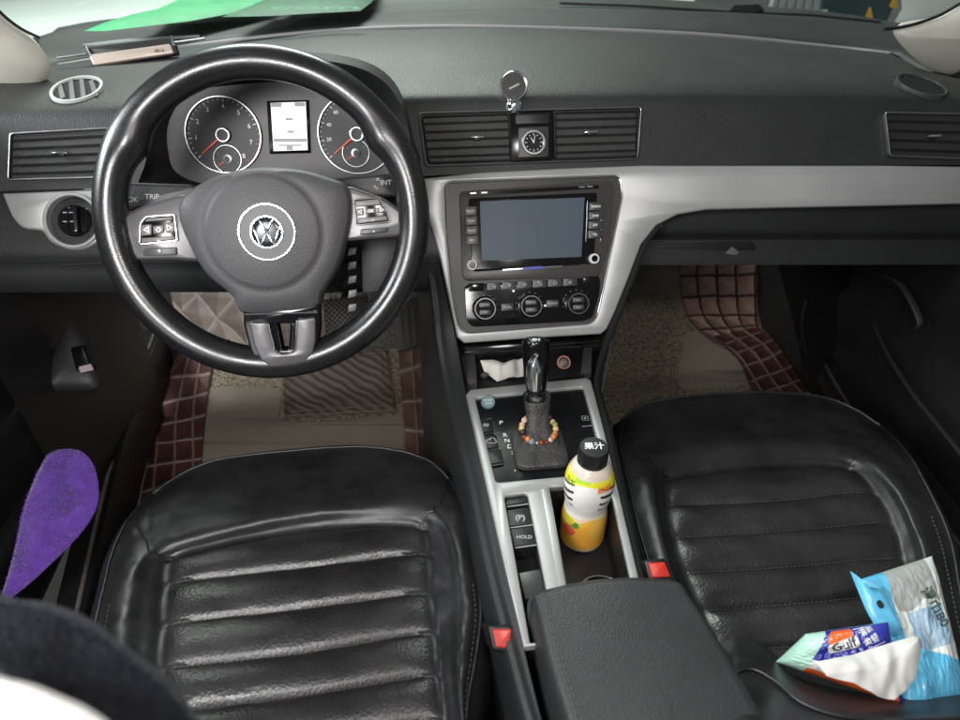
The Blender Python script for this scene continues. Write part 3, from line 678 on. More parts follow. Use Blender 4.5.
# control pads
BP = WP.off(.006)
def pad(pxs, cuts, small, syms, lab):
    mb = MB(); o_ = fillet(BP.px(pxs), .003); prism(mb, BP, o_, -.001, .0045, .0012, holes=[inset(ccw(o_), .0016)]); o = mb.build('control_pad', M['chrome'], sw_); tag(o, lab)
    mb = MB(); prism(mb, BP, inset(ccw(o_), .0015), -.001, .0025, .0005); mb.build('pad_face', M['gloss'], o)
    for c in cuts:
        mb = MB(); prism(mb, BP, fillet(BP.px(c), .0015), .002, .005, .001); mb.build('button', M['btnlit'], o)
    mb = MB(); prism(mb, BP, fillet(BP.px(small), .002), -.001, .003, .0008); mb.build('button', M['btn'], o)
    mb = MB()
    for u, v, s, h in syms: pxtext(mb, BP, s, u, v, h, .0054, bold=.03)
    mb.build('pad_print', M['white'], o)
pad([(141, 223), (147, 216), (176, 214), (179, 241), (140, 245)], [[(146, 222), (174, 220), (174, 217), (149, 218)], [(142, 236), (153, 235), (153, 224), (143, 225)], [(155, 234), (165, 233), (165, 225), (154, 226)], [(167, 233), (176, 232), (175, 222), (167, 223)], [(143, 243), (176, 240), (176, 236), (143, 238)]],
    [(144, 256), (177, 255), (177, 247), (144, 249)], ((148, 230, '\u25c1', 7), (160, 230, '\u25c7', 6), (171, 228, '\u25b7', 7), (160, 240, '\u2013', 6), (161, 251, '\u2022', 9)), 'left chrome framed control pad of the wheel')
pad([(353, 199), (380, 197), (388, 212), (391, 222), (356, 226)], [[(356, 207), (381, 205), (379, 199), (356, 201)], [(357, 216), (364, 215), (363, 208), (357, 209)], [(366, 214), (376, 213), (375, 208), (366, 209)], [(378, 213), (386, 212), (383, 207), (377, 208)], [(358, 224), (388, 220), (387, 216), (358, 218)]],
    [(360, 235), (387, 232), (388, 227), (361, 229)], ((360, 212, '\u25c1', 5), (371, 211, 'OK', 4), (382, 210, '\u25b7', 5), (373, 220, '\u2013', 5), (374, 231, '-', 6)), 'right chrome framed control pad of the wheel')

# ================================================================ centre console
con = thing('centre_console', (.18, .6, 0), 'dark centre console with pale silver frame between the front seats', 'console')
# side panels down to the floor
def side(edge, out, sgn, us_cut, y_under):
    r0 = [pl.W(u, v, -.002) for pl, u, v in edge]
    r1 = [pl.off(-.012).W(u+o, v) for (pl, u, v), o in zip(edge, out)]
    r2 = [p+(V((-.006, .05, -.015)) if sgn == 0 and e[0] is SP else V((sgn*.012, 0, -.05))) for p, e in zip(r1, edge)]; r3 = [V((p.x+sgn*.015+(-.03 if sgn == 0 else 0), p.y+(.16 if sgn == 0 and e[0] is SP else .01), .015)) for p, e in zip(r1, edge)]
    mb = MB(); grid(mb, refine([r0, r1, r2, r3], 4, 5)); return mb
mb = side([(SP, 426, 212), (SP, 436, 250), (SP, 447, 300), (SP, 456, 340), (CP, 466, 392), (CP, 486, 478), (CP, 503, 560), (CP, 524, 648), (CP, 545, 730), (CP, 570, 800)], [-2, -6, -9, -14, -14, -12, -12, -10, -8, -6], -1, 0, 0)
mb.build('side_panel', M['padlow'], con, sharp=70)
mb = side([(SP, 655, 226), (SP, 640, 245), (SP, 628, 277), (SP, 614, 312), (CP, 594, 378), (CP, 603, 425), (CP, 618, 494), (CP, 634, 565), (CP, 655, 650), (CP, 680, 740)], [7, 8, 8, 8, 7, 7, 7, 8, 10, 10], 0, 0, 0)
mb.build('side_panel', M['padlow'], con, sharp=70)
mb = MB(); tube(mb, spline([SP.off(-.010).W(u, v) for u, v in [(666, 220), (648, 234), (636, 258), (626, 290), (614, 330)]]+[CP.off(-.010).W(602, 392)], 6), .0016, 8); mb.build('edge_bead', M['btn'], con)
# silver frame of the console top
fo = [(466, 396), (470, 391), (586, 379), (591, 382), (604, 432), (620, 500), (637, 573), (650, 632), (524, 648), (503, 560), (485, 480)]
Hg = fillet([(475, 399), (583, 388), (606, 474), (496, 484)], [3, 3, 3, 4]); Hb = fillet([(504, 497), (527, 494), (556, 642), (530, 644)], [4, 4, 1, 1]); Hc = fillet([(549, 488), (602, 484), (612, 500), (640, 625), (574, 628)], 2)
mb = MB(); prism(mb, CP, CP.px(fo), -.006, .003, .0018, holes=[CP.px(Hg), CP.px(Hb), CP.px(Hc)]); mb.build('silver_frame', M['silver'], con, sharp=50)
mb = MB(); prism(mb, CP.off(.003), CP.off(.003).px([(541, 490), (547, 489), (568, 600), (562, 602)]), -.002, .002, .001); mb.build('divider_rail', M['silver'], con)
mb = MB(); well(mb, CP, CP.px(Hb), 0, -.03); mb.build('button_well', M['matteblack'], con)
mb = MB(); well(mb, CP, CP.px(Hc), 0, -.066); mb.build('cup_well', M['dark'], con, sharp=30)
gp = MB(); prism(gp, CP, CP.px(Hg), -.012, -.002, 0); gp = gp.build('gear_panel', M['gloss'], con)
CPu = CP.off(-.002)
mb = MB()
for u, v, s, h in ((501, 423, 'P', 6), (505, 435.5, 'R', 6), (507, 441, 'N', 6), (510, 447, 'D', 6.5), (513, 453, 'S', 6), (515.5, 443, '+', 5), (517, 449, '\u2013', 5), (515, 471, '\u2022', 5)): pxtext(mb, CPu, s, u, v, h*.85, .0006, bold=.02)
mb.build('gear_letters', M['white'], gp)
for k, (u, v, s) in enumerate(((487, 427, '\u2248'), (492, 443, '\u2601'), (497, 458, ' '), (500, 470, ' '))):
    if k == 3: continue
    mb = MB(); prism(mb, CPu, CPu.px(fillet([(u-8+k*.2, v+8), (u+7, v+6), (u+4, v-7), (u-10, v-5)], 1)), -.001, .0035, .001)
    if s.strip(): pxtext(mb, CPu, s, u-1, v, 7, .004, m=1, bold=.03)
    tube(mb, [CPu.W(u-6, v+9, .002), CPu.W(u+6, v+7, .002)], .0008, 6, m=2)
    mb.build('button', [M['dark'], M['greyprint'], M['dullchrome']], gp)
tl = MB(); tube(tl, [CPu.W(480, 421, .001), CPu.W(491, 419, .001)], .0005, 5); tube(tl, [CPu.W(582, 427, .001), CPu.W(592, 426, .001)], .0005, 5); pxtext(tl, CPu, '\u25a3', 585, 419, 6, .0008); tl.build('panel_line', M['greyprint'], gp)
SBp = PL(CPu.W(488, 404, .002), (1, 0, 0), (0, .85, .52)); a, b = 0, 0
mb = MB(); lathe(mb, SBp, a, b, [(.0100, -.008), (.0100, .004), (.0090, .0055), (0, .0055)], 32)
prism(mb, SBp, [(a-.003, b+.009), (a+.003, b+.009), (a, b+.0125)], -.001, .004, .001); text(mb, SBp, 'START', a, b+.002, .0042, .0058, m=1, bold=.02); text(mb, SBp, 'STOP', a, b-.003, .0042, .0058, m=1, bold=.02)
lathe(mb, SBp, a, b-.0100, [(.004, -.001), (.004, .002), (0, .0025)], 12, m=2)
tag(mb.build('start_button', [mat('teal_button', (.16, .26, .26), .4), M['white'], M['chrome']], gp), 'round teal start button')
# parking brake and auto hold buttons
CB = CP.off(-.006)
for pts, s, h in (([(506, 508), (530, 505), (528, 496), (505, 499)], '', 0), ([(509, 529), (534, 526), (530, 509), (507, 512)], '(P)', 7), ([(514, 549), (538, 546), (534, 528), (510, 531)], 'HOLD', 4.6)):
    mb = MB(); prism(mb, CB, fillet(CB.px(pts), .002), -.02, .004, .0015)
    if s: pxtext(mb, CB, s, sum(p[0] for p in pts)/4, sum(p[1] for p in pts)/4+1, h, .0045, m=1, bold=.03)
    tube(mb, [CB.W(pts[0][0]+1, pts[0][1]+.5, .003), CB.W(pts[1][0]-1, pts[1][1]+.5, .003)], .0007, 6, m=2)
    mb.build('button', [M['dark'], M['greyprint'], M['greyprint']], con)
mb = MB(); C3 = CP.off(-.012); prism(mb, C3, C3.px([(519, 574), (540, 570), (546, 596), (525, 600)]), -.01, .002, .001); mb.build('blank_plate', M['btn'], con)
# second cup ring
CR = CP.off(-.030); a, b = CR.hit(603, 600); mb = MB(); ringm(mb, CR, a, b, .0285, .0305, -.002, .003, 56); mb.build('cup_ring', M['chrome'], con)
mb = MB(); lathe_open(mb, CR, a, b, [(.0285, 0), (.027, -.03)], 48); mb.build('cup_wall', M['matteblack'], con)
# open tray between stack and console
TR = CP.off(-.030)
mb = MB(); tp = TR.px([(456, 335), (604, 326), (598, 388), (467, 396)]); prism(mb, TR, tp, -.01, 0); tray = mb.build('ashtray', M['dark'], con)
mb = MB(); T1 = pl_at(530, 343, .915, .55, .83); prism(mb, T1, T1.px([(459, 345), (604, 335), (602, 351), (462, 361)]), -.01, 0, .002); mb.build('shutter', M['gloss'], tray)
mb = MB()
for v0, v1, l in ((350, 344, 0), (354, 348, 1)):
    tube(mb, [T1.W(463, v0, .003), T1.W(524, v0-3.5, .003)], .0013 if l else .0009, 6); tube(mb, [T1.W(546, v1+1, .003), T1.W(600, v1-3, .003)], .0013 if l else .0009, 6)
mb.build('shutter_lines', M['dullchrome'], tray)
T2 = TR.off(.012)
mb = MB(); prism(mb, T2, T2.px([(462, 358), (475, 356), (477, 385), (467, 387)]), -.012, .006, .002); mb.build('tray_cheek', M['satin'], tray); mb = MB(); prism(mb, T2, T2.px([(583, 350), (592, 349), (591, 374), (580, 376)]), -.012, .006, .002); mb.build('tray_cheek', M['satin'], tray)  # left cheek's bright satin stands in for a highlight on the tray wall
mb = MB(); prism(mb, T2, T2.px([(548, 351), (582, 348), (584, 376), (549, 380)]), -.012, .002, .001); mb.build('socket_plate', M['dark'], tray)
SK = PL(T2.W(563, 365, .004), (1, 0, 0), (0, .72, .69)); a, b = 0, 0; mb = MB(); ringm(mb, SK, a, b, .0080, .0108, .0, .006, 40); lathe_open(mb, SK, a, b, [(.008, .003), (.0078, -.012)], 32, m=1)
lathe(mb, SK, a, b, [(.0074, -.002), (.0070, .003), (.004, .004), (0, .004)], 32, m=2); text(mb, SK, '12V', a, b, .006, .0043, m=0)
tag(mb.build('power_socket', [mat('copper_ring', (.62, .30, .24), .35, metal=.6), M['matteblack'], M['btnlit']], tray), 'round power socket with copper coloured rim')
a, b = T2.hit(484, 376); mb = MB(); ringm(mb, T2, a, b, .0045, .006, 0, .003, 28); lathe(mb, T2, a, b, [(.0045, 0), (.0045, .001), (0, .001)], 24, m=1); mb.build('round_switch', [M['btn'], M['btnlit']], tray)
TP_ = PL(T2.W(500, 376, .003), (1, 0, 0), (0, .80, .60))

# armrest
def armrest():
    top_ = CP.off(.050)
    rows = []
    for (l, r_, lf, z) in (((537, 590), (674, 577), 0, -.008), ((538, 594), (678, 581), 0, -.002), ((541, 601), (683, 589), 0, 0), ((556, 664), (718, 646), 0, .002), ((573, 720), (757, 716), 0, .002), ((592, 790), (805, 790), 0, .0)):
        row = []
        for k in range(9):
            t = k/8; u = l[0]+(r_[0]-l[0])*t; v = l[1]+(r_[1]-l[1])*t-4*sin(pi*t)
            row.append(top_.W(u, v, z+.005*sin(pi*t)))
        rows.append(row)
    G = refine(rows, 4, 5); full = []
    for row in G:
        p, q = row[0], row[-1]; w = V((1, 0, 0))
        full.append([p-w*.006+V((0, 0, -.080)), p-w*.006+V((0, 0, -.03)), p-w*.006+V((0, 0, -.012)), p-w*.004+V((0, 0, -.003))]+row+[q+w*.004+V((0, 0, -.003)), q+w*.006+V((0, 0, -.012)), q+w*.006+V((0, 0, -.03)), q+w*.006+V((0, 0, -.08))])
    f0 = full[0]; pre = [[p+V((0, .002, 0)) if k in (0,) else p+V((0, .006, -.004)) for k, p in enumerate(f0)], [V((p.x, p.y+.010, min(p.z-.014, p.z))) for p in f0], [V((p.x, p.y+.010, p.z-.04)) for p in f0]]
    full = [pre[2], pre[1], pre[0]]+full
    mb = MB(); grid(mb, full); return mb, G
mb, AG = armrest()
M['armskin'] = mat('armrest_skin', (.026, .027, .029), .50, bump=(('v', 520, .45, .0007), ('n', 30, .2, .004)), var=.15, vscale=10)
arm = mb.build('armrest', M['armskin'], con, sharp=75)
mb = MB(); ln = [r_[1].lerp(r_[2], .3) for r_ in AG]; stitches(mb, ln, .0045, .0025, .0006); ln = [r_[1].lerp(r_[0], .3) for r_ in AG]; stitches(mb, ln, .0045, .0025, .0006)
mb.build('stitching', M['seam'], arm)

# ================================================================ gear lever
lev = thing('gear_lever', CP.W(540, 445), 'automatic gear lever with glossy black and chrome knob on a leather gaiter', 'gear lever')
base = CPu.W(539, 449)
def pxup(u, v, y): return py(u, v, y)
K = [((536, 396), .715), ((536, 384), .719), ((536, 366), .725), ((536, 350), .731), ((535.5, 341), .734), ((535.5, 337), .736)]
sp = [pxup(u, v, y) for (u, v), y in K]
mb = MB(); tube(mb, spline(sp, 5), [.0105+.0062*min(1, t/12)**.8 if t < 18 else .0167*sqrt(max(.02, 1-((t-18)/7.6)**2)) for t in range(26)], 28, flat=1.05); kb = mb.build('knob', M['gloss'], lev, sharp=70)
fwd = V((0, -1, .25)).normalized()
mb = MB(); 
G = []
for (u, v), y, w in zip([(536, 392), (536, 380), (536, 368), (536, 358)], (.711, .713, .716, .721), (.0085, .0105, .0095, .004)):
    c_ = pxup(u, v, y-.011-.003); row = []
    for k in range(7): s = (k-3)/3; row.append(c_+V((s*w, .006*s*s, 0)))
    G.append(row)
thick(mb, refine(G, 3, 4), (0, .006, -.002)); mb.build('knob_inlay', M['chrome'], kb, sharp=60)
mb = MB(); tube(mb, [pxup(536, 398, .714), pxup(536, 393, .715)], .0128, 28); mb.build('collar', M['dullchrome'], lev)
mb = MB(); c_ = pxup(536, 340, .720); pk = PL(c_, (1, 0, 0), (0, .6, .8)); prism(mb, pk, rect(0, 0, .013, .007, .002), -.006, .001, .0008); pxtext(mb, pk, '\u2022\u2022\u2022', 536, 340, 8, .0016, m=1); mb.build('release_button', [mat('lever_cap', (.03, .055, .045), .2), M['white']], kb)
# gaiter: square base to round neck
def gsec(c_, w, h, pl=CPu, pw=2.6, wr=0):
    out = []
    for k in range(40):
        t = 2*pi*k/40; x = math.copysign(abs(cos(t))**(2/pw), cos(t)); y = math.copysign(abs(sin(t))**(2/pw), sin(t)); rr = 1+wr*sin(t*9+c_.z*300)
        out.append(c_+pl.x*x*w*rr+pl.y*y*h*rr)
    return out
top_n = pxup(537, 396, .714)
neck = base.lerp(top_n, .50)
S = [gsec(base+CPu.n*.001, .036, .037, pw=6), gsec(base+CPu.n*.007, .034, .034, pw=5), gsec(base.lerp(top_n, .22), .026, .023, pw=3.6, wr=.015), gsec(base.lerp(top_n, .42), .0165, .0125, pw=2.8, wr=.03), gsec(base.lerp(top_n, .58), .0150, .0110, pw=2.6, wr=.02), gsec(base.lerp(top_n, .75), .0162, .0115, pw=2.6, wr=.02), gsec(top_n, .0182, .014, pw=2.8)]
T = [spline([s[k] for s in S], 5) for k in range(40)]; mb = MB(); nn = len(T[0])
mb.add([T[k][i] for i in range(nn) for k in range(40)], [[i*40+k, i*40+(k+1) % 40, (i+1)*40+(k+1) % 40, (i+1)*40+k] for i in range(nn-1) for k in range(40)])
mb.build('gaiter', mat('gaiter_leather', (.040, .038, .037), .5, bump=(('v', 450, .5, .0008), ('n', 70, .7, .006)), var=.35, vscale=30), lev, sharp=70)
# bead bracelet round the neck
bc = base.lerp(top_n, .46); BPn = PL(bc, (1, 0, .0), (0, .9, .45))
br = thing('bead_bracelet', bc, 'colourful wooden bead bracelet looped round the gear lever gaiter', 'bracelet')
bm = {k: mat('bead_'+k, c, r_, bump=(('n', 300, .3, .001),), var=.35, vscale=200) for k, c, r_ in (('straw', (.55, .40, .20), .45), ('orange', (.55, .20, .06), .4), ('brown', (.16, .035, .015), .3), ('blue', (.16, .24, .32), .4), ('cream', (.60, .46, .36), .45), ('olive', (.25, .26, .05), .4), ('dark', (.04, .02, .015), .3))}
seq = ['straw', 'dark', 'straw', 'olive', 'straw', 'orange', 'orange', 'cream', 'brown', 'brown', 'straw', 'blue', 'orange', 'brown', 'dark', 'straw', 'straw', 'cream', 'orange', 'brown', 'straw', 'olive']
nb = len(seq)
for k, s in enumerate(seq):
    t = 2*pi*(k/nb)+R(60); t = R(60)-2*pi*k/nb; x, y = .0225*cos(t), .0205*sin(t)-.006; rb = .0041 if s != 'blue' else .0046
    c_ = BPn.P(x, y, .002*sin(k*2.3)); mb = MB(); lp = PL(c_, (1, 0, 0), (0, .9, .45))
    lathe(mb, lp, 0, 0, [(.0001, -rb)]+[(rb*cos(R(q)), rb*sin(R(q))) for q in range(-70, 80, 20)]+[(.0001, rb)], 14); mb.build('bead', bm[s], br, sharp=80)
mb = MB(); tube(mb, [BPn.P(.0225*cos(R(q*12)), .0205*sin(R(q*12))-.006, 0) for q in range(30)], .0008, 6, closed=True); mb.build('elastic_cord', bm['dark'], br)

# ================================================================ seats
def seat(name, label, rows, zc, scale_in, ribs, piping, mirror, z_front):
    root = thing(name, pz(*rows[3][3], 0), label, 'car seat', 'front seats')
    H = {0: .010, 1: .021, 2: .004, 3: 0, 4: .004, 5: .021, 6: .010}
    G = []
    for i, row in enumerate(rows):
        out = []
        for j, (u, v) in enumerate(row):
            h = H[j]
            if i == 0: h = {0: -.012, 1: -.004, 2: .004, 3: .006, 4: .004, 5: -.004, 6: -.012}[j]
            if i == 1: h = .014 if j not in (0, 6) else .008
            if i == 2: h = .017 if j not in (0, 6) else .012
            out.append(pz(u, v, zc+h))
        G.append(out)
    KU, KV = 12, 14
    S = refine(G, KU, KV); nr, nc = len(S), len(S[0])
    r_in0, r_in1 = ribs  # row indices of the first line and the last line
    cl_, cr_ = 2*KU, 4*KU
    for i in range(nr):
        w = i/KV
        for j in range(nc):
            if cl_-2 <= j <= cr_+2 and w >= 2.9:
                e = min(1, max(0, (j-cl_+2)/5), max(0, (cr_+2-j)/5)); e = min(e, 1)
                ph_ = w-math.floor(w); rib = (sin(pi*ph_))**.55*.0098-.005
                if w < r_in0: rib = rib*min(1, (w-2.9)/.2) if w < 3.1 else rib
                S[i][j] = S[i][j]+V((0, 0, rib*e))
            # groove round the insert
            for c_ in (cl_-1, cr_+1):
                if w > 2.7: S[i][j] = S[i][j]-V((0, 0, .005*math.exp(-((j-c_)/1.1)**2)))
            if abs(w-3.0) < .3 and cl_ <= j <= cr_: S[i][j] = S[i][j]-V((0, 0, .006*math.exp(-((w-3.0)/.07)**2)))
            # soft creases
            from mathutils import noise
            q = S[i][j]; S[i][j] = q+V((0, 0, .0018*noise.noise(q*22)+.0010*noise.noise(q*60)-.0016*max(0, 1-abs(noise.noise(V((q.x*26+q.y*9, q.y*13, 3))))*14)*max(0, noise.noise(q*11))))
    # skirts
    full = []
    cenx = sum(p.x for p in S[nr//2])/nc
    for i, row in enumerate(S):
        a, b = row[0], row[-1]; dn = .0
        L_ = [V((a.x-.020, a.y, .14)), V((a.x-.020, a.y, a.z-.09)), V((a.x-.016, a.y, a.z-.03)), V((a.x-.009, a.y, a.z-.008))]
        R_ = [V((b.x+.009, b.y, b.z-.008)), V((b.x+.016, b.y, b.z-.03)), V((b.x+.020, b.y, b.z-.09)), V((b.x+.020, b.y, .14))]
        full.append(L_+row+R_)
    f0 = full[0]; pre = []
    for dz, dy in ((-.20, .0), (-.09, .018), (-.035, .018), (-.010, .010)): pre.append([V((p.x, p.y+dy, max(.12, p.z+dz))) for p in f0])
    full = pre+full
    # front corner columns of the skirt keep their height order
    mb = MB(); c0_, c1_ = 4+cl_, 4+cr_; nfr = len(full)
    def mf(a, b):
        i = a*(nfr-1); j = b*(len(full[0])-1); return 1 if (i >= 4+3*KV and c0_ <= j < c1_) else 0
    fs = []; ms = []; nC = len(full[0])
    for i in range(nfr-1):
        for j in range(nC-1): fs.append([i*nC+j, i*nC+j+1, (i+1)*nC+j+1, (i+1)*nC+j]); ms.append(1 if (i >= 4+3*KV and c0_ <= j < c1_) else 0)
    mb.add([p for r_ in full for p in r_], fs, ms)
    cu = mb.build('cushion', [M['leather'], M['leather_perf']], root, sharp=80)
    # piping along the front and sides, seam threads
    mb = MB()
    ed = [S[i][1] for i in range(6*KV, -1, -1)]+[S[1][j] for j in range(1, nc-1)]+[S[i][nc-2] for i in range(0, 8*KV)]
    tube(mb, [p+V((0, 0, .0015)) for p in ed[::2]], .0022, 8); mb.build('piping', M['leather'], cu, sharp=80)
    mb = MB()
    for k in range(4, min(len(rows), 10)):
        i = k*KV+1
        if i >= nr: break
        ln = [S[i][j]+V((0, 0, .0012)) for j in range(cl_+1, cr_)]; stitches(mb, ln, .0035, .0022, .0005)
    for j, lo, hi in ((nc-KU//2, 4*KV, 9*KV), (KU//2, 4*KV, 7*KV)):
        stitches(mb, [S[i][j] for i in range(lo, min(hi, nr))], .004, .003, .0006)
    for pa, pb in (((3*KV-1, cl_), (KV, 6)), ((3*KV-1, cr_), (KV//2, nc-7))):
        ps = []
        for q in range(15): t = q/14; ps.append(S[int(pa[0]+(pb[0]-pa[0])*t)][int(pa[1]+(pb[1]-pa[1])*t)]+V((0, 0, .0006)))
        tube(mb, spline(ps, 2), .0012, 6, m=1)
    mb.build('stitching', [M['seam'], M['leather']], cu)
    mb = MB(); bx0, bx1 = S[0][6].x, S[0][-7].x; y0, y1 = S[-1][0].y, S[0][nc//2].y-.03
    prism(mb, PL(((bx0+bx1)/2, (y0+y1)/2, .03), (1, 0, 0), (0, 1, 0)), rect(0, 0, bx1-bx0, y1-y0, .03), 0, .20, .01); mb.build('seat_base', M['dark'], root)
    return root, S
DR = [[(148, 497), (188, 470), (236, 455), (300, 448), (372, 446), (425, 458), (452, 482)],
      [(126, 522), (150, 508), (196, 494), (300, 486), (398, 480), (440, 490), (464, 506)],
      [(110, 555), (138, 545), (180, 535), (300, 512), (408, 502), (450, 516), (473, 538)],
      [(104, 580), (130, 575), (174, 557), (305, 530), (420, 526), (456, 543), (478, 560)],
      [(97, 608), (125, 600), (172, 581), (300, 566), (424, 553), (460, 572), (481, 592)],
      [(90, 645), (120, 640), (169, 622), (300, 607), (426, 592), (464, 608), (482, 622)],
      [(86, 690), (118, 685), (167, 667), (300, 651), (430, 631), (462, 648), (476, 664)],
      [(86, 735), (120, 730), (172, 710), (305, 693), (433, 674), (460, 692), (468, 706)],
      [(90, 790), (125, 785), (180, 755), (310, 738), (438, 718), (465, 738), (466, 752)],
      [(97, 850), (130, 845), (190, 803), (315, 788), (445, 765), (468, 790), (470, 802)]]
drv, DS = seat('driver_seat', 'black leather seat behind the steering wheel with ribbed cushion, nothing lying on it', DR, .330, 1, (4, 9), None, False, 0)
PR = [[(622, 420), (642, 404), (690, 395), (765, 391), (822, 396), (856, 410), (882, 426)],
      [(618, 442), (640, 430), (684, 424), (765, 421), (840, 425), (876, 436), (906, 450)],
      [(622, 466), (644, 460), (672, 452), (760, 444), (838, 446), (885, 460), (926, 482)],
      [(628, 491), (650, 484), (671, 477), (760, 466), (850, 467), (896, 482), (938, 505)],
      [(634, 516), (655, 509), (672, 504), (765, 500), (870, 491), (908, 504), (948, 526)],
      [(642, 546), (662, 540), (677, 536), (775, 530), (887, 521), (921, 534), (956, 553)],
      [(652, 578), (672, 575), (688, 571), (785, 565), (898, 556), (931, 568), (962, 591)],
      [(665, 620), (686, 615), (705, 609), (795, 602), (906, 593), (941, 606), (969, 631)],
      [(685, 665), (705, 660), (724, 650), (808, 642), (915, 633), (951, 646), (977, 676)],
      [(702, 722), (722, 717), (745, 700), (820, 693), (925, 683), (961, 697), (985, 730)],
      [(722, 785), (742, 780), (768, 755), (835, 748), (938, 738), (972, 752), (995, 790)]]
pas, PS = seat('passenger_seat', 'black leather seat carrying two tissue packs beside the centre armrest', PR, .335, 1, (4, 9), None, True, 0)
# lower edge of the passenger backrest
BKp = PL(pz(850, 690, .40), (cos(R(4)), sin(R(4)), 0), (0, .35, -1))
us2 = [724, 736, 752, 775, 800, 840, 890, 940, 1000]
edge = {724: 672, 736: 657, 752: 653, 775: 665, 800: 686, 840: 700, 890: 704, 940: 703, 1000: 700}
G = []
for k, (dv, dy, dz) in enumerate(((0, .03, -.07), (0, .012, -.02), (0, 0, 0), (12, 0, .020), (40, 0, .05), (90, 0, .11))):
    row = []
    for u in us2: p = pz(u, edge[u]+dv, .385+dz if dv == 0 else .385+dz); row.append(p+V((0, dy if dv == 0 else 0, 0)))
    G.append(row)
mb = MB(); grid(mb, refine(G, 5, 5)); bk = mb.build('backrest', M['leather'], pas, sharp=80)
mb = MB(); ln = spline([G[3][i].lerp(G[4][i], .2) for i in range(len(us2))], 5); tube(mb, [p+V((0, 0, .002)) for p in ln], .0016, 6); mb.build('piping', M['leather'], bk)

# seat belt buckles
M['redplastic'] = mat('red_plastic', (.62, .035, .02), .35, emit=(.6, .02, .01), es=.02)
def buckle(cx1, cy1, z, pts, lab, side_pts):
    pl = PL(pz(cx1, cy1, z), (1, .05, 0), (0, .8, .6)); c_ = pl.o
    root = thing('seat_belt_buckle', pl.P(0, -.01, -.03), lab, 'seat belt buckle', 'seat belt buckles')
    mb = MB(); q = pl.px(pts); prism(mb, pl, fillet(q, .002), -.006, .003, .0015); mb.build('release_button', M['redplastic'], root)
    mb = MB(); prism(mb, pl, fillet(inset(ccw(q), -.0035), .004), -.06, .000, .002, back=True); mb.build('housing', M['dark'], root)
    mb = MB(); prism(mb, pl, [((q[0][0]+q[1][0])/2-.008, max(p[1] for p in q)+.0005), ((q[0][0]+q[1][0])/2+.008, max(p[1] for p in q)+.0005), ((q[0][0]+q[1][0])/2+.008, max(p[1] for p in q)+.003), ((q[0][0]+q[1][0])/2-.008, max(p[1] for p in q)+.003)], -.001, .0012, .0003); mb.build('tongue_slot', M['matteblack'], root)
    mb = MB(); p = pl.P(0, -.006, -.055); tube(mb, spline([p, p+V((0, -.02, -.05)), p+V((0, -.05, -.16))], 5), .012, 12, flat=.5); mb.build('stalk', M['dark'], root)
buckle(504, 639, .40, [(496, 647), (517, 650), (512, 629), (492, 629)], 'red topped seat belt buckle beside the driver seat, left of the armrest', None)
buckle(658, 570, .42, [(652, 578), (670, 577), (664, 562), (648, 563)], 'red topped seat belt buckle between armrest and passenger seat', None)
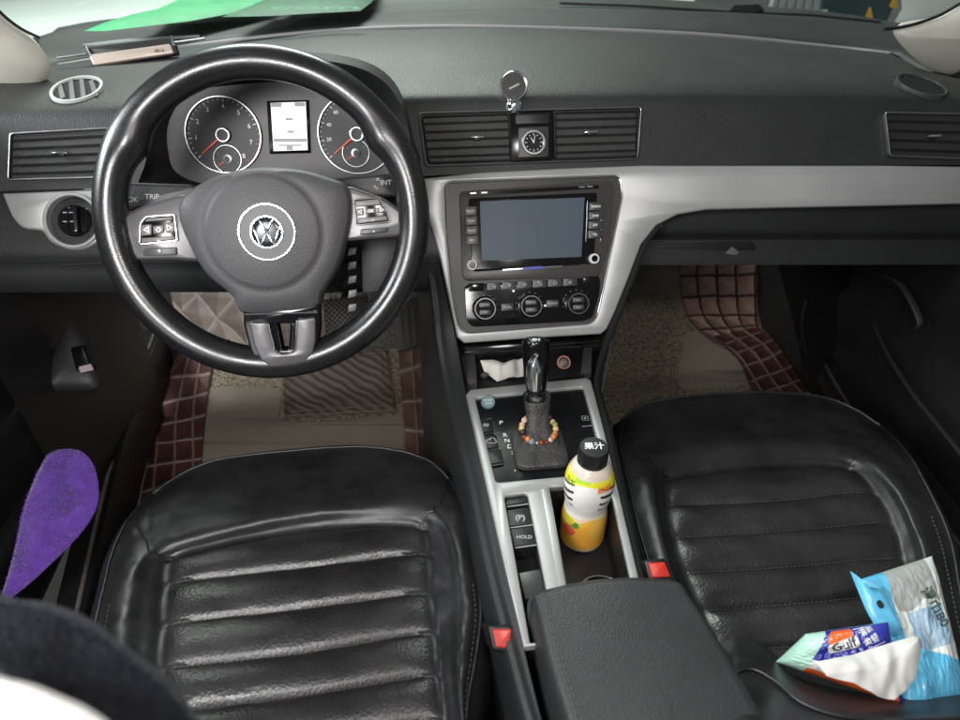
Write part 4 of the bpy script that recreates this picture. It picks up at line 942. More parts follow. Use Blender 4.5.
# ================================================================ floor mats
def quilt(name, base, line, sx, sy, rot, lw=.06, br=1.0):
    m = mat(name, base, .58); nt = m.node_tree; N = nt.nodes; L = nt.links; b = N['Principled BSDF']
    tc = N.new('ShaderNodeTexCoord'); uvn = N.new('ShaderNodeUVMap'); mp = N.new('ShaderNodeMapping'); mp.inputs['Rotation'].default_value = (0, 0, rot); mp.inputs['Scale'].default_value = (sx, sy, 1)
    nz = N.new('ShaderNodeTexNoise'); nz.inputs['Scale'].default_value = 14; L.new(tc.outputs['Object'], nz.inputs['Vector'])
    vm = N.new('ShaderNodeVectorMath'); vm.operation = 'MULTIPLY_ADD'; vm.inputs[1].default_value = (.06, .05, 0); L.new(nz.outputs['Color'], vm.inputs[0]); L.new(uvn.outputs[0], vm.inputs[2])
    L.new(vm.outputs[0], mp.inputs['Vector']); sp = N.new('ShaderNodeSeparateXYZ'); L.new(mp.outputs[0], sp.inputs[0])
    def tri(o):
        f = N.new('ShaderNodeMath'); f.operation = 'FRACT'; L.new(o, f.inputs[0]); s = N.new('ShaderNodeMath'); s.operation = 'SUBTRACT'; L.new(f.outputs[0], s.inputs[0]); s.inputs[1].default_value = .5
        a = N.new('ShaderNodeMath'); a.operation = 'ABSOLUTE'; L.new(s.outputs[0], a.inputs[0]); r = N.new('ShaderNodeMath'); r.operation = 'SUBTRACT'; r.inputs[0].default_value = .5; L.new(a.outputs[0], r.inputs[1]); return r.outputs[0]
    x, y = tri(sp.outputs[0]), tri(sp.outputs[1]); mn = N.new('ShaderNodeMath'); mn.operation = 'MINIMUM'; L.new(x, mn.inputs[0]); L.new(y, mn.inputs[1])
    mr = N.new('ShaderNodeMapRange'); mr.inputs[1].default_value = lw*.5; mr.inputs[2].default_value = lw; mr.inputs[3].default_value = 1; mr.inputs[4].default_value = 0; L.new(mn.outputs[0], mr.inputs[0])
    mx = N.new('ShaderNodeMix'); mx.data_type = 'RGBA'; mx.inputs[6].default_value = (*base, 1); mx.inputs[7].default_value = (*line, 1); L.new(mr.outputs[0], mx.inputs[0])
    n2 = N.new('ShaderNodeTexNoise'); n2.inputs['Scale'].default_value = 35; L.new(tc.outputs['Object'], n2.inputs['Vector']); m2 = N.new('ShaderNodeMapRange'); m2.inputs[3].default_value = .6; m2.inputs[4].default_value = 1.4; L.new(n2.outputs[0], m2.inputs[0])
    v2 = N.new('ShaderNodeVectorMath'); v2.operation = 'SCALE'; L.new(mx.outputs[2], v2.inputs[0]); L.new(m2.outputs[0], v2.inputs['Scale']); L.new(v2.outputs[0], b.inputs['Base Color'])
    pw = N.new('ShaderNodeMath'); pw.operation = 'POWER'; pw.inputs[1].default_value = .5; L.new(mn.outputs[0], pw.inputs[0]); bp = N.new('ShaderNodeBump'); bp.inputs['Strength'].default_value = 1; bp.inputs['Distance'].default_value = .012*br; L.new(pw.outputs[0], bp.inputs['Height']); L.new(bp.outputs[0], b.inputs['Normal'])
    return m
def coilmat(name, lo, hi):
    m = mat(name, hi, .85, bump=(('n', 330, 1.0, .006),)); nt = m.node_tree; N = nt.nodes; L = nt.links; b = N['Principled BSDF']
    tc = N.new('ShaderNodeTexCoord'); n = N.new('ShaderNodeTexNoise'); n.inputs['Scale'].default_value = 230; n.inputs['Detail'].default_value = 3; n.inputs['Roughness'].default_value = .7; L.new(tc.outputs['Object'], n.inputs['Vector'])
    r = N.new('ShaderNodeValToRGB'); r.color_ramp.elements[0].position = .40; r.color_ramp.elements[1].position = .58; r.color_ramp.elements[0].color = (*lo, 1); r.color_ramp.elements[1].color = (*hi, 1); L.new(n.outputs[0], r.inputs[0]); L.new(r.outputs[0], b.inputs['Base Color'])
    return m
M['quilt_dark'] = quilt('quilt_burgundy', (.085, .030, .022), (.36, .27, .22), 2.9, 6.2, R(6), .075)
M['quilt_brown'] = quilt('quilt_brown', (.33, .205, .165), (.05, .025, .02), 4.0, 6.0, 0, .09, 1.4)
M['quilt_toe_lit'] = quilt('quilt_toe_lit', (.20, .155, .13), (.36, .29, .25), 5.2, 3.4, R(38), .08, 1.2)  # quilt colour lightened to stand for light on the toe area
M['coil'] = coilmat('coil_mat', (.08, .062, .042), (.55, .46, .34))
M['coil_plain'] = mat('mat_plain', (.28, .235, .185), .85, var=.10, vscale=9, bump=(('n', 160, .25, .002),))
def sheet(rows, dz, name, m, parent, ku=6, kv=6, d=-.008, **k):
    # rows: lists of pixels, laid on the floor
    P_ = [spline([V((u, v)) for u, v in r_], ku) for r_ in rows]; C = [spline([P_[i][j] for i in range(len(P_))], kv) for j in range(len(P_[0]))]
    G = [[fl(C[j][i].x, C[j][i].y, dz) for j in range(len(C))] for i in range(len(C[0]))]
    mb = MB(); thick(mb, G, (0, 0, d)); o = mb.build(name, m, parent, sharp=50, fix=False, **k); me = o.data
    uv = me.uv_layers.new(name='UVMap'); nr, nc = len(G), len(G[0])
    for lp in me.loops:
        i = lp.vertex_index % (nr*nc); uv.data[lp.index].uv = ((i % nc)/(nc-1), (i//nc)/(nr-1))
    return o
dm = thing('floor_mat', fl(300, 420), 'burgundy quilted leather and tan coil floor mat in front of the driver seat', 'floor mat', 'footwell mats')
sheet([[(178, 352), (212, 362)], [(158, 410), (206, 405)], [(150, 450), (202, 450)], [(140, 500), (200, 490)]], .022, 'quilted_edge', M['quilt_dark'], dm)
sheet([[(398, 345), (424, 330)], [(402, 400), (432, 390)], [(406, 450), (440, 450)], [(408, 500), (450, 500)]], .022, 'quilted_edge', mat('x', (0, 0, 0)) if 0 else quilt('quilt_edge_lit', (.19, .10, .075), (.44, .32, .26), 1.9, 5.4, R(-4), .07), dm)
sheet([[(196, 350), (300, 350), (410, 330)], [(204, 400), (300, 400), (410, 390)], [(200, 450), (300, 450), (412, 450)], [(198, 500), (300, 500), (415, 500)]], .012, 'coil_mat', M['coil'], dm, ku=4, kv=16)
def ragged(pts, dz, name, parent, seed=1, th=.0025):
    from mathutils import noise
    p = ccw(spx(pts, 14)); p = [(x+1.6*noise.noise(V((x*.25, y*.25, seed)))+.8*noise.noise(V((x*.9, y*.9, seed))), y+1.6*noise.noise(V((x*.25, y*.25, seed+5)))+.8*noise.noise(V((x*.9, y*.9, seed+5)))) for x, y in p]
    n = len(p); vs = [fl(x, y, dz) for x, y in p]+[fl(x, y, dz-th) for x, y in p]
    mb = MB(); mb.add(vs, [list(t) for t in tessellate_polygon([[V((x, y, 0)) for x, y in p]])]+[[k, (k+1) % n, (k+1) % n+n, k+n] for k in range(n)]); return mb.build(name, M['coil_plain'], parent, sharp=50)
ragged([(210, 391), (226, 387), (244, 388), (262, 386), (278, 389), (281, 402), (280, 418), (300, 422), (326, 421), (360, 418), (397, 415), (402, 420), (407, 429), (403, 446), (395, 470), (300, 472), (210, 480), (198, 462), (201, 436), (206, 412)], .0145, 'plain_patch', dm, 3)
# heel pad with wavy ridges
def heel():
    m = mat('heel_pad', (.12, .09, .07), .5); nt = m.node_tree; N = nt.nodes; L = nt.links; b = N['Principled BSDF']; tc = N.new('ShaderNodeTexCoord')
    w = N.new('ShaderNodeTexWave'); w.wave_type = 'BANDS'; w.bands_direction = 'DIAGONAL'; w.inputs['Scale'].default_value = 20; w.inputs['Distortion'].default_value = 4; w.inputs['Detail'].default_value = 1; w.inputs['Detail Scale'].default_value = .8; L.new(tc.outputs['Object'], w.inputs['Vector'])
    r = N.new('ShaderNodeValToRGB'); r.color_ramp.elements[0].color = (.14, .105, .083, 1); r.color_ramp.elements[1].color = (.23, .18, .145, 1); r.color_ramp.elements[0].position = .35; L.new(w.outputs[0], r.inputs[0]); L.new(r.outputs[0], b.inputs['Base Color'])
    bp = N.new('ShaderNodeBump'); bp.inputs['Distance'].default_value = .003; L.new(w.outputs[0], bp.inputs['Height']); L.new(bp.outputs[0], b.inputs['Normal']); return m
hp = sheet([[(283, 356), (388, 348)], [(282, 385), (391, 378)], [(284, 418), (396, 412)]], .021, 'heel_pad', heel(), dm, d=-.006)
q = [fl(u, v, .024) for u, v in [(285, 358), (386, 350), (394, 410), (286, 416)]]
q2 = [fl(u, v, .024) for u, v in [(290, 362), (381, 354), (388, 405), (291, 411)]]
mb = MB(); tube(mb, q, .002, 6, closed=True); tube(mb, q2, .0012, 6, closed=True); mb.build('pad_border', mat('pad_border', (.12, .085, .065), .5), hp)
sheet([[(168, 270), (250, 262), (330, 258)], [(172, 300), (240, 300), (330, 296)], [(186, 350), (260, 356), (330, 350)]], .020, 'quilted_toe_lit', M['quilt_toe_lit'], dm)  # toe part of the mat, its lighter tone is painted-in light
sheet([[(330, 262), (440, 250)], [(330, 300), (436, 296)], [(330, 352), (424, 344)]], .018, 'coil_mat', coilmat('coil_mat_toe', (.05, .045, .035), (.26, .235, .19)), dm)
pm = thing('floor_mat', fl(700, 350), 'brown quilted leather and tan coil floor mat in front of the passenger seat', 'floor mat', 'footwell mats')
sheet([[(600, 255), (680, 252), (740, 250)], [(600, 320), (690, 320), (760, 320)], [(590, 380), (690, 380), (770, 380)], [(580, 450), (690, 440), (790, 430)]], .012, 'coil_mat', coilmat('coil_mat_passenger', (.07, .057, .040), (.46, .39, .28)), pm, ku=5, kv=18)
sheet([[(680, 258), (758, 256)], [(681, 290), (757, 288)], [(690, 318), (758, 318)], [(712, 338), (760, 328)], [(738, 348), (762, 332)]], .030, 'quilted_panel', M['quilt_brown'], pm)
sheet([[(714, 336), (760, 326)], [(738, 356), (778, 345)], [(752, 385), (797, 375)], [(765, 410), (815, 400)]], .032, 'quilted_edge', M['quilt_dark'], pm)
ragged([(632, 270), (650, 266), (671, 268), (686, 277), (682, 290), (685, 305), (683, 312), (672, 301), (656, 292), (641, 309), (632, 306), (628, 288)], .0145, 'plain_patch', pm, 5)
ragged([(686, 334), (701, 334), (716, 345), (739, 360), (746, 378), (744, 384), (724, 388), (700, 389), (681, 387), (679, 370), (683, 350)], .0145, 'plain_patch', pm, 6)

# pedals
pb = fl(345, 318, .08); pp_ = PL(pb, (1, 0, 0), (0, .62, .78))
ped = thing('brake_pedal', fl(345, 318, .01), 'wide brake pedal with cross hatched face seen through the steering wheel', 'pedal', 'pedals')
pp_ = PL(py(345, 318, 1.30), (1, 0, 0), (0, .6, .8)); mb = MB(); prism(mb, pp_, fillet(pp_.px([(322, 300), (368, 294), (366, 328), (326, 336)]), .008), -.012, 0, .003, back=True)
q = pp_.px([(322, 300), (368, 294), (366, 328), (326, 336)]); xs = [p[0] for p in q]; ys = [p[1] for p in q]; x0, x1, y0, y1 = min(xs)+.004, max(xs)-.004, min(ys)+.006, max(ys)-.006
s_ = (y1-y0)
for k in range(-8, 16):
    for sg in (1, -1):
        a0 = x0+k*.011; pts = []
        for b_ in (y0, y1):
            a_ = a0+sg*(b_-y0) if sg > 0 else a0+s_-(b_-y0)
            pts.append([a_, b_])
        (ax, ay), (bx, by) = pts
        if ax > bx: ax, ay, bx, by = bx, by, ax, ay
        if bx <= x0 or ax >= x1: continue
        if ax < x0: ay += (by-ay)*(x0-ax)/(bx-ax); ax = x0
        if bx > x1: by -= (by-ay)*(bx-x1)/(bx-ax); bx = x1
        tube(mb, [pp_.P(ax, ay, .0008), pp_.P(bx, by, .0008)], .0011, 5, m=1)
mb.build('pedal_pad', [mat('pedal_grey', (.12, .115, .10), .5), mat('hatch', (.015, .014, .013), .6)], ped)
mb = MB(); tube(mb, spline([pp_.P(*pp_.hit(345, 315), -.01), pp_.P(*pp_.hit(345, 315), -.01)+V((0, .10, .08)), pp_.P(*pp_.hit(345, 315), -.01)+V((0, .16, .25))], 5), .009, 10); mb.build('pedal_arm', M['dark'], ped)
acc = thing('accelerator_pedal', fl(405, 345, .01), 'narrow grey accelerator pedal beside the console, right of the brake pedal', 'pedal', 'pedals')
pa_ = PL(fl(405, 345, .03), (1, 0, 0), (0, .72, .69)); mb = MB(); prism(mb, pa_, fillet(pa_.px([(394, 300), (418, 297), (422, 345), (398, 352)]), .004), -.012, .004, .003, back=True)
for k in range(3): prism(mb, pa_, pa_.px([(399+k*6.4, 305), (401.5+k*6.4, 305), (404+k*6.4, 344), (401.5+k*6.4, 344)]), .003, .006, .001)
mb.build('pedal_pad', mat('pedal_rubber', (.075, .070, .066), .5), acc)
mb = MB(); tube(mb, [pa_.W(400, 330, -.008), pa_.W(400, 330, -.008)+V((0, .05, -.03))], .012, 8); mb.build('hinge', M['dark'], acc)

# ================================================================ doors, sills, kick panels
ld = thing('car_door', V((-.66, .6, 0)), 'black moulded door panel with a pocket on the driver side', 'car door')
G = []
for v, xs in ((175, (-.80, -.62, -.585)), (230, (-.80, -.62, -.575)), (300, (-.78, -.63, -.575)), (380, (-.74, -.635, -.58))):
    pass
mb = MB(); G = []
for y in (1.02, .95, .8, .65, .5, .35, .2):
    G.append([V((-.66, y, .86)), V((-.655, y, .62)), V((-.60, y, .585)), V((-.595, y, .55)), V((-.64, y, .52)), V((-.65, y, .34)), V((-.63, y, .30)), V((-.62, y, .12))])
grid(mb, refine(G, 4, 2)); mb.build('inner_skin', M['dark'], ld, sharp=60)
mb = MB(); G = []
for y in (1.0, .9, .7, .5, .3): G.append([V((-.60, y, .12)), V((-.57, y, .14)), V((-.56, y, .24+(1-y)*.08)), V((-.57, y, .255+(1-y)*.08)), V((-.60, y, .24+(1-y)*.08))])
grid(mb, refine(G, 4, 4)); mb.build('door_pocket', M['dark'], ld, sharp=60)
# kick panel with bonnet release
kp = thing('kick_panel', V((-.55, 1.1, .1)), 'dark grey kick panel with bonnet release lever below the driver end of the dashboard', 'trim panel')
KP = PL(py(70, 370, .97), (1, .12, 0), (0, .75, .66))
mb = MB(); puff(mb, KP, spx(KP.px([(70, 318), (88, 340), (97, 368), (98, 384), (88, 390), (60, 390), (42, 392), (44, 372), (58, 345)]), 4), .012, 6, .02); mb.build('panel', mat('kick_grey', (.018, .017, .017), .5, bump=(('n', 300, .3, .001),), var=.2), kp, sharp=70)
mb = MB(); prism(mb, KP.off(.010), fillet(KP.px([(74, 350), (88, 347), (96, 370), (80, 374)]), .004), -.01, .008, .003); rl = mb.build('release_lever', M['gloss'], kp)
mb = MB(); K2 = KP.off(.018); prism(mb, K2, fillet(K2.px([(79, 367), (91, 364), (94, 370), (81, 373)]), .001), -.001, .0015); mb.build('release_label', mat('label_pink', (.42, .34, .36), .4), rl)
mb = MB(); G = []
for y in (1.30, 1.1, .95, .85): G.append([V((-.60, y, .80-.1*(y-.85))), V((-.58, y, .60)), V((-.56, y, .40)), V((-.55, y, .2)), V((-.56, y, .02))])
grid(mb, refine(G, 4, 4)); mb.build('side_lining', M['dark'], kp, sharp=60)
# sill strips
def sill(pts, z, w, name, label, col_, rt):
    root = thing(name, pz(*pts[len(pts)//2], 0), label, 'sill')
    c = spline([pz(u, v, z) for u, v in pts], 6); G = []
    for p in c: G.append([p+V((-w, 0, -.03)), p+V((-w*.85, 0, -.003)), p+V((-w*.4, 0, 0)), p+V((w*.4, 0, 0)), p+V((w*.85, 0, -.004)), p+V((w, 0, -.10))])
    mb = MB(); grid(mb, refine(G, 3, 1)); mb.build('sill_cover', M['dark'], root, sharp=50)
    mb = MB(); tube(mb, [p+V((rt, 0, .001)) for p in c], .0035, 8, flat=.6); mb.build('pale_edge', col_, root); return root  # thin paler line along the sill cover
sill([(152, 330), (132, 385), (112, 445), (92, 520), (68, 625), (52, 690)], .15, .030, 'door_sill', 'dark sill cover with a pale edge beside the driver seat', mat('pale_edge', (.13, .115, .10), .6, var=.3, vscale=30), .008)
sill([(815, 330), (838, 372), (862, 410), (905, 460), (960, 530), (1020, 600)], .17, .035, 'door_sill', 'dark sill cover beside the passenger seat', mat('grey_edge', (.075, .07, .068), .5), -.02)
rp = thing('car_door', V((.95, .7, 0)), 'black moulded door panel with a ridge standing in for a highlight on the passenger side', 'car door')
mb = MB(); G = []
for y in (1.25, 1.1, .95, .8, .6, .4): G.append([V((1.02, y, .80)), V((.98, y, .66)), V((.93, y, .60)), V((.96, y, .50)), V((.97, y, .34)), V((.93, y, .26)), V((.92, y, .08))])
grid(mb, refine(G, 4, 3)); mb.build('inner_skin', M['dark'], rp, sharp=60)
mb = MB(); tube(mb, spline([pxx(u, v, .93) for u, v in [(886, 276), (900, 284), (912, 302), (920, 322), (914, 330)]], 5), [.003+.004*sin(pi*k/20) for k in range(21)], 8, flat=.6); mb.build('highlight_ridge', mat('highlight_ridge', (.03, .028, .029), .55), rp)  # paler ridge stands in for a faint highlight on the door
mb = MB(); tube(mb, spline([pz(u, v, .30) for u, v in [(874, 325), (890, 358), (912, 392), (938, 425), (975, 470)]], 5), .0045, 8, flat=.6); mb.build('lower_ridge', mat('ridge', (.035, .035, .037), .45), rp)
mb = MB(); tube(mb, spline([py(u, v, 1.04) for u, v in [(806, 300), (802, 318), (802, 336), (806, 352)]], 5), .0028, 8); G = [[py(u, v, 1.05)+V((dy*.95, dy, 0)) for dy in (0, .12, .3)] for u, v in [(810, 240), (800, 300), (800, 340), (815, 380)]]; grid(mb, refine(G, 3, 3)); mb.build('side_lining', M['dark'], rp, sharp=60)

# ================================================================ windscreen pillars and glass, outside
M['pillar'] = mat('pillar_trim', (.66, .63, .55), .6, bump=(('n', 300, .12, .0006),), var=.04)
pil = PL(py(10, 60, 1.16), (1, .1, 0), (0, -.4, .9))
mb = MB(); puff(mb, pil, spx(pil.px([(-80, -60), (-40, -30), (0, 14), (28, 36), (44, 52), (51, 66), (46, 82), (34, 94), (8, 97), (-40, 100), (-110, 60), (-130, -20)]), 4), .03, 8, .03); tag(mb.build('pillar_trim', M['pillar'], loc=pil.P(0, 0, 0), sharp=70), 'beige windscreen pillar trim at the driver side', 'pillar trim', 'windscreen pillar trims', kind='thing')
pir = PL(py(950, 40, 1.22), (1, .1, 0), (0, -.4, .9))
mb = MB(); puff(mb, pir, spx(pir.px([(893, 30), (912, 26), (940, 18), (962, 4), (1000, -30), (1060, -60), (1120, -20), (1080, 60), (1010, 62), (972, 66), (944, 75), (925, 66), (904, 48)]), 4), .03, 8, .03); tag(mb.build('pillar_trim', M['pillar'], loc=pir.P(0, 0, 0), sharp=70), 'white windscreen pillar trim at the passenger side with a black rubber seal', 'pillar trim', 'windscreen pillar trims', kind='thing')
mb = MB(); tube(mb, spline([pir.off(.02).W(u, v) for u, v in [(884, 29), (896, 28), (915, 24), (940, 15), (964, 1), (990, -16)]], 5), .0028, 8); tag(mb.build('door_seal', M['matteblack'], loc=pir.P(0, 0, 0)), 'thin black rubber seal running along the white passenger side pillar', 'seal', kind='thing')
mb = MB(); tube(mb, spline([pil.off(.032).W(u, v) for u, v in [(-20, -12), (0, 12), (20, 28), (40, 38)]], 5), .0022, 8); tag(mb.build('door_seal', M['matteblack'], loc=pil.P(0, 0, 0)), 'thin black rubber seal along the beige driver side pillar', 'seal', kind='thing')
wing = PL(py(930, 0, 1.9), (1, 0, 0), (0, -.2, .98)); mb = MB(); puff(mb, wing, spx(wing.px([(896, 24), (902, 8), (912, -30), (1040, -40), (1040, 20), (960, 14), (930, 22)]), 3), .02, 5, .02); tag(mb.build('car_wing', mat('wing_paint', (.80, .82, .80), .35), loc=wing.P(0, 0, 0)), 'white painted wing outside beyond the passenger side pillar', 'car wing', kind='thing')

bn = thing('bonnet', V((0, 2.2, .6)), 'pale bonnet outside beyond the windscreen glass', 'bonnet')
mb = MB(); G = []
for y, z in ((1.78, .765), (1.95, .79), (2.3, .795), (2.7, .76), (3.0, .68), (3.15, .55), (3.2, .3)): G.append([V((x, y+.0*x, z-.025*(abs(x-.2)/.9)**2.5)) for x in (-1.2, -.7, -.3, .1, .4, .66, .78)])
grid(mb, refine(G, 4, 4)); mb.build('bonnet_skin', mat('bonnet_paint', (.72, .78, .73), .25, coat=.6, var=.04, vscale=2), bn, sharp=60)
def bz(u, v, up=.01): p = pz(u, v, .795+up); return p
mb = MB(); G = [[py(u, v, 1.66) for u, v in ((20, 62), (130, 33), (270, 22), (480, 12), (690, 14), (830, 30), (905, 40))], [py(u, v, 1.78) for u, v in ((50, 34), (130, 22), (270, 14), (480, 1), (690, 7), (830, 17), (905, 28))], [py(u, v, 1.84) for u, v in ((60, 26), (130, 17), (270, 8), (480, -10), (690, 1), (830, 12), (905, 24))]]
grid(mb, refine(G, 4, 3)); tag(mb.build('windscreen_cowl', mat('cowl', (.035, .042, .040), .6, var=.3, vscale=20), sharp=60), 'dark plastic cowl at the foot of the windscreen outside', 'cowl', kind='thing')
# green cloth over the bonnet
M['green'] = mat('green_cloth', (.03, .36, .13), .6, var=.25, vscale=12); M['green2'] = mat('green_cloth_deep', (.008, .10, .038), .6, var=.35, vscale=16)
gp_ = PL((0, 2.2, .81), (1, 0, 0), (0, 1, 0))
bt = thing('green_banner', gp_.W(250, 6), 'bright green cloth banner with faint lettering lying across the bonnet outside', 'banner')
mb = MB(); puff(mb, gp_, gp_.px([(84, 31), (120, 20), (150, 14), (195, -6), (300, -14), (262, 8), (240, 12), (190, 21), (140, 27), (105, 31)]), .012, 5, .004); mb.build('cloth', M['green'], bt, sharp=70)
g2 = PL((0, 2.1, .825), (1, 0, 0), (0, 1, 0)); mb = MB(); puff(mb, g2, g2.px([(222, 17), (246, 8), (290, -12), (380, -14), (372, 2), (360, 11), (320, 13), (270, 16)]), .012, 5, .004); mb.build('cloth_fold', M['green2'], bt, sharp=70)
mb = MB(); pxtext(mb, g2.off(.014), 'com', 316, 8, 5, .001, bold=.01, sx=1.6); mb.build('lettering', mat('letter_green', (.05, .26, .12), .6), bt)
# wiper
wp = thing('windscreen_wiper', py(740, 8, 1.74), 'dark windscreen wiper resting outside at the foot of the glass', 'wiper')
mb = MB(); tube(mb, [py(u, v, 1.72) for u, v in [(560, 3), (640, 6), (735, 12), (812, 15), (880, 22)]], .006, 8, flat=.5); mb.build('blade', M['matteblack'], wp)
mb = MB(); pw_ = PL(py(745, 8, 1.71), (1, 0, 0), (0, .5, .86)); prism(mb, pw_, fillet(pw_.px([(728, 12), (732, 6), (758, 5), (764, 12), (748, 15)]), .004), -.01, .008, .003); mb.build('arm_joint', M['dark'], wp)
ex = thing('traffic_board', V((1.1, 4, 0)), 'dark board with small yellow triangles outside beyond the passenger end of the bonnet', 'board')
pe = PL(py(850, 8, 2.3), (1, 0, 0), (0, 0, 1)); mb = MB(); prism(mb, pe, pe.px([(822, 22), (824, -14), (905, -14), (888, 22)]), -.05, 0, .01, back=True); mb.build('panel', mat('board_dark', (.03, .07, .075), .5, var=.5, vscale=9), ex)
mb = MB()
for u, v in ((868, 14), (893, 2)): prism(mb, pe, pe.px([(u-4, v+5), (u+4, v+6), (u+1, v-7)]), 0, .01)
mb.build('yellow_marks', mat('yellow', (.75, .42, .05), .5), ex)
pk2 = PL(py(800, 4, 2.2), (1, 0, 0), (0, 0, 1)); rk = thing('slatted_rack', pk2.P(0, 0, 0), 'grey slatted metal rack outside beyond the wiper', 'rack'); mb = MB()
for k in range(6): tube(mb, [pk2.W(778+k*8, -12), pk2.W(770+k*9, 14)], .012, 6)
tube(mb, [pk2.W(770, 11), pk2.W(826, 14)], .012, 6); mb.build('slats', mat('rack_grey', (.30, .33, .32), .5), rk)
# windscreen pane
gm = bpy.data.materials.new('windscreen_glass'); gm.use_nodes = True; nt = gm.node_tree; nt.nodes.clear()
o_ = nt.nodes.new('ShaderNodeOutputMaterial'); t_ = nt.nodes.new('ShaderNodeBsdfTransparent'); t_.inputs[0].default_value = (.93, .98, .95, 1); g_ = nt.nodes.new('ShaderNodeBsdfGlossy'); g_.inputs['Roughness'].default_value = .02
mx_ = nt.nodes.new('ShaderNodeMixShader'); mx_.inputs[0].default_value = .10; nt.links.new(t_.outputs[0], mx_.inputs[1]); nt.links.new(g_.outputs[0], mx_.inputs[2]); nt.links.new(mx_.outputs[0], o_.inputs[0])
mb = MB(); G = [[py(u, v, y) for u, v, y in ((-60, 70, 1.42), (60, 46, 1.55), (200, 33, 1.64), (480, 8, 1.67), (700, 12, 1.66), (840, 24, 1.60), (930, 44, 1.45))]]
G.append([p+V((0, -.55*(p.y-.9)/.7, .33)) for p in G[0]]); G.append([p+V((0, -.95*(p.y-.8)/.8, .55)) for p in G[0]])
grid(mb, refine(G, 3, 4)); tag(mb.build('windscreen', gm, sharp=60), 'clear curved windscreen glass above the dashboard', 'windscreen', kind='thing')

# ================================================================ things on the dashboard
# number card holder
nc = thing('number_card', py(132, 56, 1.40), 'pinkish bar shaped parking number holder lying on the driver end of the dashboard', 'parking card')
NP = PL(PADS(132, 62, .006), (1, 0, 0), (0, .5, .86))
mb = MB(); prism(mb, NP, fillet(NP.px([(94, 68), (178, 53), (173, 36), (86, 47)]), .004), -.012, 0, .003, back=True); mb.build('base', M['padlow'], nc)
mb = MB(); prism(mb, NP, fillet(NP.px([(95, 66.5), (175, 54), (171, 45), (90, 56)]), .003), 0, .007, .002); fb = mb.build('front_bar', mat('rose_bar', (.62, .50, .44), .38, metal=.2), nc)
mb = MB(); pxtext(mb, NP, '0816', 161, 52.5, 5, .0074, R(3), bold=.01); mb.build('lettering', M['btn'], fb)
mb = MB()
for a_, b_ in (((86, 47), (92, 58)), ((172, 37), (176, 47))): mb = MB(); tube(mb, [NP.W(*a_, .003), NP.W(*b_, .006)], .0022, 8); mb.build('end_clip', M['chrome'], nc)
mb = MB(); tube(mb, [NP.W(58, 58, .001), NP.W(87, 54, .001)], .002, 8); tube(mb, [NP.W(174, 43, .001), NP.W(205, 39, .001)], .002, 8); mb.build('side_rod', M['dullchrome'], nc)
# magnetic phone mount
pmn = thing('phone_mount', py(514, 102, 1.08), 'small round magnetic phone mount with chrome rim above the centre vents', 'phone mount')
MPl = PL(py(513.5, 86, 1.055), (1, 0, 0), (.0, .35, .93)); a, b = MPl.hit(513.5, 86)
mb = MB(); lathe(mb, MPl, a, b, [(.0001, -.006), (.018, -.005), (.0205, -.002), (.0210, .003), (.0195, .0050), (.0175, .0045), (.0172, .0035), (0, .0035)], 44, m=[0, 0, 0, 0, 0, 1, 1]); hd = mb.build('head', [M['chrome'], M['dark']], pmn, sharp=50)
mb = MB(); prism(mb, MPl, [(a+x*cos(.42)-y*sin(.42), b+x*sin(.42)+y*cos(.42)) for x, y in rect(0, -.001, .0165, .0026, .001)], .0035, .0045); mb.build('mark', M['greyprint'], hd)
mb = MB(); q = MPl.P(a, b, -.005); e = py(514, 103, 1.045); tube(mb, spline([q, q.lerp(e, .5)+V((0, .006, 0)), e], 4), .007, 14)
lathe(mb, PL(e, (1, 0, 0), (0, 1, 0)), 0, 0, [(.013, -.01), (.013, .001), (.011, .004), (0, .004)], 28); mb.build('foot', M['chrome'], pmn, sharp=50)

# ================================================================ bottle
zc_ = CP.off(-.066)
bb = zc_.W(581, 536); BT = PL(bb, (cos(.35), sin(.35), 0), (-sin(.35), cos(.35), 0))
bn_ = V((-.015, -.05, 1)).normalized(); bx_ = V((1, .0, .015)).normalized()
BT = PL(bb, bx_, bn_.cross(bx_)); 
bot = thing('drink_bottle', bb, 'juice bottle with black cap and white, yellow and orange label standing in the cup holder', 'bottle')
HB = .196
prof = [(.024, .0), (.0285, .003), (.030, .010), (.0300, .03), (.0296, .055), (.0275, .075), (.0272, .085), (.0300, .105), (.0315, .120), (.0312, .135), (.0285, .150), (.0235, .163), (.0185, .170), (.0172, .172)]
prof = [(r_*.94, c*.80) for r_, c in prof]; pr = spline([V((r_, c)) for r_, c in prof], 5)
lab_lo, lab_hi = .008, .160
M['juice'] = mat('clear_plastic_juice', (.62, .55, .45), .12, var=.1, vscale=60, coat=.5)
M['lwhite'] = mat('label_white', (.80, .78, .74), .32, coat=.2); M['lyellow'] = mat('label_yellow', (.75, .68, .04), .35, coat=.2); M['lgreen'] = mat('label_lime', (.38, .62, .05), .35, coat=.2)
M['lorange'] = mat('label_orange', (.88, .44, .05), .35, coat=.2); M['lamber'] = mat('label_amber', (.85, .50, .08), .35, coat=.2); M['lpeach'] = mat('label_peach', (.85, .68, .42), .35, coat=.2)
M['lblack'] = mat('label_black', (.02, .02, .02), .35); M['lred'] = mat('label_red', (.75, .12, .07), .35); M['lgrn'] = mat('label_leaf', (.10, .30, .04), .35)
bm_ = [M['juice'], M['lwhite'], M['lyellow'], M['lgreen'], M['lorange'], M['lamber'], M['lpeach'], M['lblack'], M['lred'], M['lgrn']]
SG = 120
def brad(c):
    for p, q in zip(pr, pr[1:]):
        if p.y <= c <= q.y+1e-9: return p.x+(q.x-p.x)*(c-p.y)/max(q.y-p.y, 1e-9)
    return pr[-1].x
